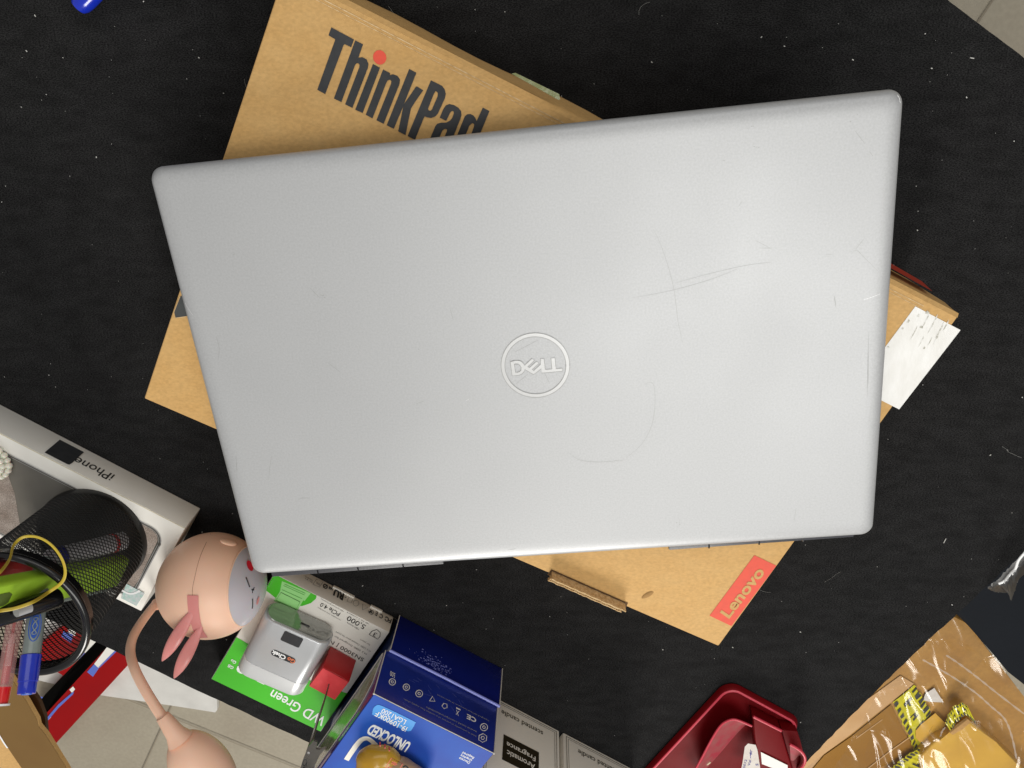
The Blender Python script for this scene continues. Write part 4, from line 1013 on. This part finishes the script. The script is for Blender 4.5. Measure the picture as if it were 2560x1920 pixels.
# glossy left wall with foil panel, green carton's reflection painted in its streaks
wl = lambda v, z, o=.0: ib(u0 - o, v, z)
bm = bmesh.new(); decal(bm, [[ib(0, -.001, .001), ib(0, -.001, bz1 - .001), ib(0, -bdp + .001, bz1 - .001), ib(0, -bdp + .001, .001)]], -D, .0002); finish('glossy_wall', bm, M['intel_side'], cpu)
bm = bmesh.new(); decal(bm, [[wl(-.0025, bz1 + .001), wl(-.0025, bz2 - .0006), wl(-bdp + .001, bz2 - .0006), wl(-bdp + .001, bz1 + .001)]], -D, .0002); finish('violet_wall', bm, M['violet'], cpu)
bm = bmesh.new(); decal(bm, [[wl(-.004, bz1 + .003), wl(-.010, bz1 + .025), wl(-.018, bz2 - .012), wl(-.030, bz2 - .008), wl(-bdp + .002, bz2 - .008), wl(-bdp + .002, bz1 + .004)]], -D, .0004); finish('foil_panel', bm, M['foil'], cpu)
bm = bmesh.new()
l = [wl(-.004, bz1 + .003, .0006), wl(-.010, bz1 + .025, .0006), wl(-.018, bz2 - .012, .0006), wl(-.030, bz2 - .008, .0006), wl(-bdp + .002, bz2 - .008, .0006)]
tube(bm, l, .0004, 6); tube(bm, [wl(-.004, bz1 + .0015, .0008), wl(-bdp, bz1 + .0015, .0008)], .0005, 6); obj('panel_border', bm, M['paper_edge'], cpu)

# ------------------------------------------------------------------ candle boxes
cA = P(1398, 1827, 0); cd_ = (P(1585, 1920, 0) - P(1408, 1827, 0)).normalized(); cn_ = Vector((-cd_.y, cd_.x, 0)); CW, CH = .0685, .085
CF = lambda px, py: PV(px, py, cA, cn_)
can = thing('candle_box', 'cream candle box with black fragrance label, touching the blue box', 'candle box', (cA - cd_ * CW / 2 - cn_ * CW / 2).to_tuple(), 'cream scented candle boxes')
def cb(u, z, o=.0): return cA + cd_ * u + Z * z + cn_ * o
bm = bmesh.new(); prism(bm, [tuple((cA + cd_ * u + cn_ * v)[:2]) for u, v in ((-CW, -CW), (0, -CW), (0, 0), (-CW, 0))], 0, CH, bev=.0007, seg=3); obj('carton_body', bm, M['candle_card'], can)
bm = bmesh.new()
for ins, w in ((.0028, .00045), (.0046, .0003)):
    l = [cb(-CW + ins, ins, .0004), cb(-ins, ins, .0004), cb(-ins, CH - ins, .0004), cb(-CW + ins, CH - ins, .0004)]
    ribbon(bm, [l[3], l[0]], w, cn_); ribbon(bm, [l[0], l[1]], w, cn_); ribbon(bm, [l[1], l[2]], w, cn_); ribbon(bm, [l[2], l[3]], w, cn_)
finish('border_lines', bm, M['candle_ink'], can)
q5 = cropf(1200, 1740, 5.03)
bm = bmesh.new(); ctext(bm, 'scented candle', q5(528, 340), 118, 12, (-540, -285), (-.05, 1), CF, bold=.012, off=.0003); finish('lettering', bm, M['candle_ink'], can)
la_, lb_, lc_2, ld_ = CF(*q5(740, 712)), CF(*q5(296, 482)), CF(*q5(281, 803)), None
lw = (la_ - lb_).dot(cd_); lh0 = la_.z; lh1 = max(CF(*q5(281, 803)).z, lh0 + .02)
o_ = lb_ - Z * (lb_.z - lh0)
bm = bmesh.new(); decal(bm, [[o_, o_ + cd_ * lw, o_ + cd_ * lw + Z * (lh1 - lh0), o_ + Z * (lh1 - lh0)]], cn_, .0003); lab = finish('black_label', bm, M['candle_black'], can)
bm = bmesh.new()
ctext(bm, 'Fragrance', q5(512, 693), 82, 16, (-385, -205), (-.04, 1), CF, bold=.012, off=.0005)
ctext(bm, 'Aromatic', q5(510, 808), 80, 14, (-385, -205), (-.04, 1), CF, bold=.012, off=.0005)
finish('label_lettering', bm, M['candle_card'], lab)
def copy_tree(o, parent=None):
    c = o.copy(); COL.objects.link(c); c.parent = parent
    for ch in list(o.children): copy_tree(ch, c)
    return c
can2 = copy_tree(can); can2.location = can.location + cd_ * (CW + .0036) + cn_ * .0004
can2['label'] = 'cream candle box nearest the red tray, only its lower lettering in view'

# ------------------------------------------------------------------ yellow wrapped snack on the blue box
sc_ = P(975, 1925, .096)
sn = thing('wrapped_snack', 'yellow wrapped snack with red stamp on top of the blue box', 'snack', (sc_.x, sc_.y, bz2))
def lump(c, rx, ry, rz, seed, mt, nm, par, amp=.06, ax=D, ay=N):
    r = random.Random(seed); ph = [r.uniform(0, 6) for _ in range(6)]; bm = bmesh.new()
    ret = bmesh.ops.create_uvsphere(bm, u_segments=48, v_segments=28, radius=1)
    for v in bm.verts:
        a = v.co.copy(); k = 1 + amp * (math.sin(4 * a.x + ph[0]) * math.sin(5 * a.y + ph[1]) + .5 * math.sin(11 * a.x + ph[2] + 3 * a.z) * math.cos(9 * a.y + ph[3]))
        v.co = Vector(c) + ax * a.x * rx * k + ay * a.y * ry * k + Z * a.z * rz * k
    return obj(nm, bm, mt, par, smooth=180)
y0 = P(950, 1915, .092); lump(y0, .0175, .0160, .0105, 3, M['gold'], 'yellow_end', sn, .04)
y1 = P(1000, 1950, .094); lump(y1, .0230, .0160, .0125, 5, M['beige_wrap'], 'wrapper', sn, .04)
bm = bmesh.new()
for (x, y) in ((950, 1856), (962, 1861), (973, 1868)):
    a, b = P(x, y, .0985), P(x + .5, y + 9, .1015); tube(bm, [a, b], .0005, 6)
obj('red_ticks', bm, M['stamp'], sn)
SQ = lambda px, py: P(px, py, .1085)
bm = bmesh.new()
l = [SQ(979, 1895), SQ(1007, 1910), SQ(990, 1935), SQ(962, 1922)]; ribbon(bm, l + [l[0], l[1]], .0005, Z)
for (x, y) in ((987, 1908), (977, 1921)):
    for k in range(3): ribbon(bm, [SQ(x - 5 + k * 4, y - 5 + k * 1.5), SQ(x - 8 + k * 4, y + 3 + k * 1.5)], .0006, Z)
    ribbon(bm, [SQ(x - 7, y - 2), SQ(x + 6, y + 4)], .0006, Z)
finish('red_stamp', bm, M['stamp'], sn)
bm = bmesh.new(); tube(bm, smooth_path([P(1008, 1918, .108), P(1014, 1915, .108), P(1020, 1920, .107)], 4), .0005, 6); obj('black_mark', bm, M['black_text'], sn)

# ------------------------------------------------------------------ red tray
tO = P(1820, 1705, 0); TW, TD, TH = .0745, .140, .0062
tray = thing('red_tray', 'crimson plastic tray with paper stickers at the bottom edge', 'tray', (tO + D * TW / 2 - N * TD / 2).to_tuple())
def tr(u, v, z=0): q = tO + D * u + N * v; return Vector((q.x, q.y, z))
tc_ = tr(TW / 2 - .003, -TD / 2 + .003)
def trr(ins, z, r=.012): return [Vector((p[0], p[1], z)) for p in rrect(tc_.x, tc_.y, D, N, TW / 2 - ins, TD / 2 - ins, r - ins * .6, 8)]
bm = bmesh.new(); prev = None
for ins, z in ((.0006, .0003), (0, .0012), (.0008, .0040), (.0018, TH - .0004), (.0024, TH), (.0034, TH), (.0040, TH - .0006), (.0046, .0030), (.0060, .0018)):
    ring = [bm.verts.new(p) for p in trr(ins, z)]
    if prev:
        for i in range(len(ring)):
            f = bm.faces.new((prev[i], prev[(i + 1) % len(ring)], ring[(i + 1) % len(ring)], ring[i]))
            f.material_index = 1 if ins in (.0024, .0034, .0040) else 0
    else: bm.faces.new(ring[::-1])
    prev = ring
bm.faces.new(prev)
obj('tray_body', bm, [M['crimson'], M['crimson_highlight']], tray)
# inner curved wall
tp_ = [r_ for r_ in ((862, 952), (955, 795), (1050, 610), (1120, 550), (1210, 524), (1300, 545), (1415, 600))]
rr_ = cropf(1560, 1680, 4.424)
topl = smooth_path([P(*rr_(*p), .020) for p in ((760, 1130), (860, 950), (955, 770), (1050, 615), (1120, 552), (1210, 524), (1300, 548), (1412, 598))], 5)
botl = smooth_path([P(*rr_(*p), .0025) for p in ((860, 1130), (960, 1015), (1080, 880), (1180, 760), (1260, 670), (1320, 610), (1350, 590), (1412, 602))], 5)
bm = bmesh.new()
for i in range(len(topl) - 1):
    bm.faces.new([bm.verts.new(v) for v in (botl[i], botl[i + 1], topl[i + 1], topl[i])])
bmesh.ops.remove_doubles(bm, verts=bm.verts, dist=1e-6)
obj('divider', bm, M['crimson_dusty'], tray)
bm = bmesh.new(); tube(bm, topl, .0009, 10); obj('divider_lip', bm, M['crimson_highlight'], tray)
bm = bmesh.new(); tube(bm, [P(*rr_(1428, 492), .016), P(*rr_(1740, 650), .016)], .0011, 10); obj('ridge', bm, M['crimson_highlight'], tray)
bm = bmesh.new()
e0 = [P(*rr_(1428, 492), .015), P(*rr_(1740, 650), .015), P(*rr_(1880, 1130), .015), P(*rr_(1480, 1130), .015)]
prism(bm, [tuple(p[:2]) for p in e0], .002, .015, bev=.0012, seg=3); blk = obj('raised_block', bm, M['crimson'], tray)
# side curl
ctop = smooth_path([P(*rr_(*p), .030) for p in ((1832, 800), (1900, 835), (1965, 885), (2000, 945), (1995, 1010), (1960, 1062))], 5)
cbot = smooth_path([P(*rr_(*p), .012) for p in ((1845, 985), (1880, 985), (1935, 925), (1950, 950), (1940, 1010), (1900, 1062))], 5)
bm = bmesh.new()
for i in range(len(ctop) - 1): bm.faces.new([bm.verts.new(v) for v in (cbot[i], cbot[i + 1], ctop[i + 1], ctop[i])])
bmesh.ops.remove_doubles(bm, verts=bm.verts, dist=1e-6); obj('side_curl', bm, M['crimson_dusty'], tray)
bm = bmesh.new(); tube(bm, ctop, .0011, 10); obj('curl_lip', bm, M['crimson_highlight'], tray)
bm = bmesh.new()
poly = [P(*rr_(*p), .013) for p in ((1740, 640), (1920, 660), (1950, 760), (1975, 860), (1990, 1130), (1870, 1130))]
prism(bm, [tuple(p[:2]) for p in poly], .001, .013, bev=.001); obj('side_wall', bm, M['crimson'], tray)
NP = lambda px, py: P(px, py, .0156)
bm = bmesh.new(); decal(bm, [[NP(*rr_(*p)) for p in ((1370, 788), (1455, 803), (1475, 860), (1505, 1055), (1480, 1100), (1290, 1100), (1310, 1000), (1336, 822))]], Z, .0003); nt_ = finish('paper_note', bm, M['note'], tray)
bm = bmesh.new(); decal(bm, [[NP(*rr_(*p)) for p in ((1512, 882), (1808, 1028), (1812, 1110), (1720, 1090), (1525, 1015))]], Z, .0003); finish('white_sticker', bm, M['white_card'], tray)
bm = bmesh.new()
for pl in ([(1400, 855), (1395, 900), (1400, 950)], [(1385, 890), (1415, 905)], [(1412, 870), (1400, 915)]): ribbon(bm, [NP(*rr_(*p)) + Z * .0006 for p in pl], .0004, Z)
ctext(bm, '5512', rr_(1335, 1010), 22, 6, (.25, -.97), (-.97, -.25), NP, off=.0007); ctext(bm, 'Val', rr_(1385, 1000), 14, 6, (.25, -.97), (-.97, -.25), NP, off=.0007); ctext(bm, '5', rr_(1470, 1020), 5, 7, (.25, -.97), (-.97, -.25), NP, off=.0007)
finish('pen_scribble', bm, M['pen_ink'], nt_)
bm = bmesh.new(); tube(bm, [P(*rr_(870, 1035), .006), P(*rr_(925, 1020), .006), P(*rr_(955, 995), .006)], .0007, 6)
tag(obj('cream_offcut', bm, M['cream'], None), 'tiny curled cream plastic scrap inside the red tray', 'scrap')

# ------------------------------------------------------------------ blue cap at the top left
bl = thing('blue_marker', 'blue marker lying on the felt at the top left edge', 'marker', P(240, -20, 0).to_tuple())
a = P(203, 10, .0062); dirp = (P(300, -90, .0078) - a).normalized()
bm = bmesh.new(); tube(bm, [a - dirp * .0030, a - dirp * .0022, a, a + dirp * .004, a + dirp * .05], [.0030, .0046, .0056, .0060, .0061], 28); obj('cap', bm, M['blue_cap'], bl)
bm = bmesh.new(); tube(bm, [a + dirp * .05, a + dirp * .12], .0070, 20); obj('barrel', bm, M['pen_grey'], bl)

# ------------------------------------------------------------------ below the desk, lower left
cL = cropf(0, 1540, 4.365); c7 = cropf(0, 1700, 7.373)
def slab(name, px, z, th, mt, parent=None, bev=0.0):
    bm = bmesh.new(); pts = [P(x, y, z) for x, y in px]; prism(bm, [tuple(p[:2]) for p in pts], z - th, z, bev=bev)
    return obj(name, bm, mt, parent)
o = slab('white_sheet', [(60, 1540), (60, 1692), (250, 1738), (430, 1764), (538, 1781), (543, 1775), (542, 1700), (330, 1500)], FZ + .012, .010, M['sheet'])
tag(o, 'white packing sheet lying on the floor below the desk edge', 'packing sheet')
fz = FZ + .032
flag = thing('printed_carton', 'red, white and blue printed carton standing under the desk corner', 'printed carton', P(200, 1720, FZ).to_tuple())
bm = bmesh.new(); pts = [P(*cL(*p), fz) for p in ((760, 60), (1385, 360), (1388, 545), (592, 1410), (380, 1230), (430, 940), (690, 650), (300, 420))]
prism(bm, [tuple(p[:2]) for p in pts], FZ + .013, fz); obj('panel', bm, M['flag_red'], flag)
FP = lambda x, y: P(*cL(x, y), fz)
bm = bmesh.new()
for q in ([(1170, 335), (1262, 372), (1075, 565), (1030, 520), (1100, 430)], [(930, 205), (1060, 285), (930, 400), (860, 340)], [(800, 765), (822, 795), (790, 835), (760, 800)], [(500, 1090), (560, 1100), (498, 1165)], [(740, 130), (830, 170), (820, 215), (760, 190)]): bm = bmesh.new(); decal(bm, [[FP(*p) for p in q]], Z, .0010); finish('white_patch', bm, M['white_card'], flag)
bm = bmesh.new()
for q in ([(1030, 522), (1082, 566), (1018, 658), (955, 605)], [(880, 345), (930, 400), (860, 474), (812, 430)], [(1262, 368), (1275, 382), (1090, 560), (1078, 555)], [(790, 830), (812, 822), (800, 850), (640, 1000), (498, 1168), (495, 1130), (640, 960)], [(700, 160), (800, 200), (780, 290), (670, 215)], [(430, 870), (480, 880), (420, 925)]): bm = bmesh.new(); decal(bm, [[FP(*p) for p in q]], Z, .0014); finish('blue_patch', bm, M['flag_blue'], flag)
o = bmesh.new(); a_ = [P(*cL(*p), z) for p, z in (((1058, 285), -.20), ((1175, 332), -.20), ((480, 1090), -.12), ((425, 940), -.12))]
hi_ = [o.verts.new(p) for p in a_]; lo2 = [o.verts.new(p - Z * .012) for p in a_]
o.faces.new(hi_); o.faces.new(lo2[::-1])
for i in range(4): o.faces.new((lo2[i], lo2[(i + 1) % 4], hi_[(i + 1) % 4], hi_[i]))
tag(obj('black_strap', o, M['strap'], None, smooth=None), 'wide black strap crossing above the red and blue printed carton', 'strap')
bz = -.045
car = thing('taped_carton', 'brown carton sealed with glossy tape in the lower left corner', 'cardboard box', P(40, 1880, FZ).to_tuple())
C7 = lambda x, y, z=bz: P(*c7(x, y), z)
bm = bmesh.new(); pts = [C7(*p) for p in ((60, -320), (250, 0), (510, 400), (700, 735), (725, 850), (860, 1010), (1240, 1622), (1650, 2350), (-1500, 3600), (-2200, 600))]
prism(bm, [tuple(p[:2]) for p in pts], bz - .004, bz, bev=0); obj('top_flap', bm, M['kraft'], car)
bm = bmesh.new(); bc_ = P(-620, 2480, bz); box(bm, (bc_.x, bc_.y, bz - .065), D, N, Z, .06, .06, .060); obj('carton_body', bm, M['kraft'], car)
bm = bmesh.new(); decal(bm, [[C7(*p) for p in ((60, -310), (250, 5), (508, 402), (698, 737), (723, 852), (858, 1012), (1238, 1622), (1600, 2300), (900, 2400), (410, 1622), (150, 1240), (0, 1010), (-700, 0))]], Z, .0006); finish('brown_tape', bm, M['tape_brown'], car)
bm = bmesh.new(); ribbon(bm, smooth_path([C7(*p) + Z * .001 for p in ((-300, 560), (0, 1010), (80, 1140), (150, 1240))], 4), .0016, Z); finish('edge_highlight', bm, M['white_text'], car)  # white ribbon paints the highlight along the tape edge
bm = bmesh.new(); pts = [C7(*p, -.062) for p in ((150, -260), (350, 0), (640, 280), (720, 400), (830, 690), (858, 1000), (700, 900), (240, 200))]
prism(bm, [tuple(p[:2]) for p in pts], -.066, -.062); obj('side_flap', bm, M['carton_dark'], car)

# ------------------------------------------------------------------ below the desk, lower right
c6 = cropf(2060, 1640, 4.424); pz = -.20
par = thing('wrapped_parcel', 'brown parcel with yellow warning tape under clear wrap, below the desk corner', 'parcel', P(2350, 1850, FZ).to_tuple())
C6 = lambda x, y, z=pz: P(*c6(x, y), z)
bm = bmesh.new(); pts = [P(x, y, pz) for x, y in ((2385, 1530), (2420, 1560), (2565, 1748), (2700, 1990), (2250, 2250), (1900, 2000), (2180, 1700))]
prism(bm, [tuple(p[:2]) for p in pts], FZ + .005, pz, bev=.004, seg=2); obj('carton_body', bm, M['parcel'], par)
bm = bmesh.new(); decal(bm, [[C6(*p) for p in ((840, 210), (990, 300), (960, 330), (730, 510), (200, 930), (0, 1075), (-300, 1300), (-300, 1100), (300, 600))]], Z, .0010); finish('tan_flap', bm, M['parcel_tan'], par)
bm = bmesh.new(); decal(bm, [[C6(*p) for p in ((735, 530), (880, 830), (1000, 1010), (850, 1120), (450, 1300), (-350, 1500), (0, 1090), (300, 880))]], Z, .0012); finish('brown_tape', bm, M['parcel_brown'], par)
bm = bmesh.new(); ribbon(bm, [C6(450, 1250) + Z * .002, C6(720, 1040) + Z * .002, C6(975, 860) + Z * .002], .0012, Z); ribbon(bm, [C6(350, 900) + Z * .0016, C6(640, 690) + Z * .0016], .001, Z); finish('tape_seam', bm, M['parcel_tan'], par)
def hazard(left, right, z, seed):
    """yellow tape between two edges, black blocks along both, blots down the middle"""
    r_ = random.Random(seed); n = 26
    def at(l, t):
        k = t * (len(l) - 1); i = min(int(k), len(l) - 2); f = k - i
        return Vector((l[i][0] * (1 - f) + l[i + 1][0] * f, l[i][1] * (1 - f) + l[i + 1][1] * f))
    def pt(t, w, dz=0):
        v = at(left, t) * (1 - w) + at(right, t) * w
        return P(*c6(v.x, v.y), pz + z) + Z * (dz + .0006 * math.sin(t * 23 + w * 3) + .0004 * math.sin(t * 51))
    bm = bmesh.new(); g_ = [[bm.verts.new(pt(i / n, w)) for w in (-.04 + .03 * math.sin(i * 2.1), .25, .5, .75, 1.03 + .03 * math.sin(i * 1.7))] for i in range(n + 1)]
    for i in range(n):
        for j in range(4): bm.faces.new((g_[i][j], g_[i + 1][j], g_[i + 1][j + 1], g_[i][j + 1]))
    t_ = obj('yellow_tape', bm, M['hazard'], par, smooth=20)
    bm = bmesh.new()
    def blk(t0, t1, w0, w1):
        j = lambda: r_.uniform(-.014, .014)
        q = [pt(t0 + j(), w0 + j(), .0007), pt((t0 + t1) / 2, w0 + j() * 2, .0007), pt(t1 + j(), w0 + j(), .0007), pt(t1 + j(), w1 + j(), .0007), pt((t0 + t1) / 2, w1 + j() * 2, .0007), pt(t0 + j(), w1 + j(), .0007)]
        bm.faces.new([bm.verts.new(v) for v in q])
    k = 0.02
    while k < .95:
        L_ = .075
        blk(k, k + L_ * .62, -.02, .14); blk(k + L_ * .3, min(k + L_ * .98, 1), .80, 1.03); k += L_ * 1.2
    for a in range(4):
        t0 = .12 + a * .2
        blk(t0, t0 + .030, .30, .66); blk(t0 + .03, t0 + .075, .44, .54)
        if a % 2: blk(t0 + .07, t0 + .095, .34, .62)
    finish('black_letters', bm, M['black_text'], t_)
hazard([(770, 505), (860, 700), (940, 860), (1000, 1020), (1010, 1110)], [(990, 325), (1090, 470), (1165, 600), (1190, 760), (1240, 900)], .0018, 3)
hazard([(1340, 740), (1385, 640), (1440, 560), (1530, 520), (1590, 560)], [(1400, 830), (1440, 760), (1500, 690), (1570, 640), (1690, 760)], .0160, 5)
hazard([(660, 1330), (800, 1210), (920, 1110), (1060, 1020)], [(980, 1450), (1130, 1330), (1230, 1230), (1240, 1110)], .0065, 8)
bm = bmesh.new(); decal(bm, [[C6(*p) for p in ((1210, 335), (1312, 495), (1165, 490), (1085, 470), (1110, 400))]], Z, .0024); finish('pale_scrap', bm, M['note'], par)
bm = bmesh.new(); decal(bm, [[C6(*p) for p in ((1215, 605), (1330, 720), (1300, 830), (1160, 900), (1050, 930), (1000, 880), (1000, 800), (1060, 730))]], Z, .0034); finish('amber_patch', bm, M['parcel_amber'], par)
# inner amber carton, higher
iz = pz + .014
bm = bmesh.new(); pts = [P(*c6(*p), iz) for p in ((1250, 930), (1400, 860), (1590, 735), (1640, 740), (1900, 950), (2250, 1290), (2300, 1700), (1100, 1800), (1080, 1100))]
prism(bm, [tuple(p[:2]) for p in pts], pz - .02, iz, bev=.003, seg=3); obj('amber_carton', bm, M['parcel_amber'], par)
bm = bmesh.new(); tube(bm, [P(*c6(1405, 850), iz + .002), P(*c6(1500, 780), iz + .003), P(*c6(1600, 700), iz + .002)], [.003, .0045, .004], 8, flat=.6); obj('torn_flap', bm, M['kraft_side'], par)
# clear wrap with folds, a real crumpled skin
bm = bmesh.new(); NX, NY = 230, 190; w0, w1, w2 = P(2330, 1470, pz), P(2640, 1790, pz), P(2030, 1960, pz)
grid = {}
for i in range(NX + 1):
    for j in range(NY + 1):
        u, v = i / NX, j / NY; p = w0 + (w1 - w0) * u * 1.25 + (w2 - w0) * v
        h = .007 + .0040 * abs(math.sin(9 * u - 5 * v + 1.4 * math.sin(6 * v))) ** .5 + .003 * abs(math.sin(14 * v + 7 * u + math.sin(9 * u))) ** .6
        q_ = Vector((u * 2.6 + v * 1.8, v * 7 - u * 3, 0.3)); h += .0042 * (1 - abs(mnoise.noise(q_))) ** 3 + .0018 * (1 - abs(mnoise.noise(q_ * 2.3))) ** 3
        if (p - P(*c6(1700, 1150), pz)).length < .075: h += .012 * (1 - ((p - P(*c6(1700, 1150), pz)).length / .075) ** 2)
        grid[i, j] = bm.verts.new((p.x, p.y, pz + h))
for i in range(NX):
    for j in range(NY): bm.faces.new((grid[i, j], grid[i + 1, j], grid[i + 1, j + 1], grid[i, j + 1]))
obj('clear_wrap', bm, M['wrap'], par, smooth=180)
bm = bmesh.new()
for pl in ([(1350, -10), (1500, 90), (1700, 240), (1900, 400), (2212, 640)], [(1090, 40), (1250, 130), (1450, 250), (1680, 410), (1850, 560), (2000, 700), (2080, 900), (2130, 1140)], [(1270, 1000), (1300, 850), (1340, 790)]):
    ps = smooth_path([P(*c6(*p), pz + .012) for p in pl], 8); ribbon(bm, ps, [.0008 + .0016 * abs(math.sin(i * .9)) for i in range(len(ps))], Z)
finish('wrap_folds', bm, M['clear'], par)
# black bag behind the parcel
bag = thing('black_bag', 'black bag standing beyond the desk edge under the clear plastic', 'bag', P(2560, 1600, FZ).to_tuple())
bzz = -.12
bm = bmesh.new(); pts = [P(x, y, bzz) for x, y in ((2300, 1400), (2395, 1542), (2430, 1575), (2480, 1632), (2520, 1680), (2566, 1716), (2780, 1850), (2900, 1250), (2600, 1100))]
prism(bm, [tuple(p[:2]) for p in pts], FZ + .005, bzz, bev=.006, seg=3); obj('bag_body', bm, M['bag_black'], bag)
# crumpled clear plastic over the desk edge
c3 = cropf(2300, 1340, 5.53)
cb_ = thing('clear_plastic_bag', 'crumpled clear plastic bag hanging over the right desk edge', 'plastic bag', P(2540, 1440, -.01).to_tuple())
bm = bmesh.new()
R_a = [(905, 700), (1000, 620), (1120, 500), (1200, 420), (1310, 300), (1440, 190), (1600, 60)]
R_b = [(935, 712), (1010, 680), (1110, 655), (1200, 600), (1300, 500), (1380, 380), (1500, 220)]
R_c = [(1000, 740), (1090, 760), (1190, 760), (1240, 860), (1310, 640), (1440, 480), (1600, 330)]
za = [.002, .004, .006, .007, .006, .006, .005]; zb = [-.004, .002, .010, .012, .012, .010, .010]; zc = [-.010, -.014, -.016, -.02, -.012, -.01, -.01]
rows = [[P(*c3(*p), z) for p, z in zip(R, zz_)] for R, zz_ in ((R_a, za), (R_b, zb), (R_c, zc))]
rows = [smooth_path(r, 10) for r in rows]
full = []
for i in range(len(rows[0])):
    col = smooth_path([rows[0][i], rows[1][i], rows[2][i]], 5)
    full.append([bm.verts.new(p + Z * (.0030 * (1 - abs(mnoise.noise(Vector((i * .16, j * .35, 0))))) + .0008 * mnoise.noise(Vector((i * .5, j * .9, 2))))) for j, p in enumerate(col)])
for i in range(len(full) - 1):
    for j in range(len(full[0]) - 1): bm.faces.new((full[i][j], full[i + 1][j], full[i + 1][j + 1], full[i][j + 1]))
obj('film', bm, M['bag_clear'], cb_, smooth=180)
bm = bmesh.new(); tube(bm, smooth_path([P(*c3(*p), .014) for p in ((1085, 660), (1160, 625), (1250, 520), (1320, 450), (1360, 340), (1440, 240), (1550, 120))], 6), .0010, 8, flat=.6); obj('fold_sheen', bm, M['white_text'], cb_)  # opaque white strand paints the sheen along a fold
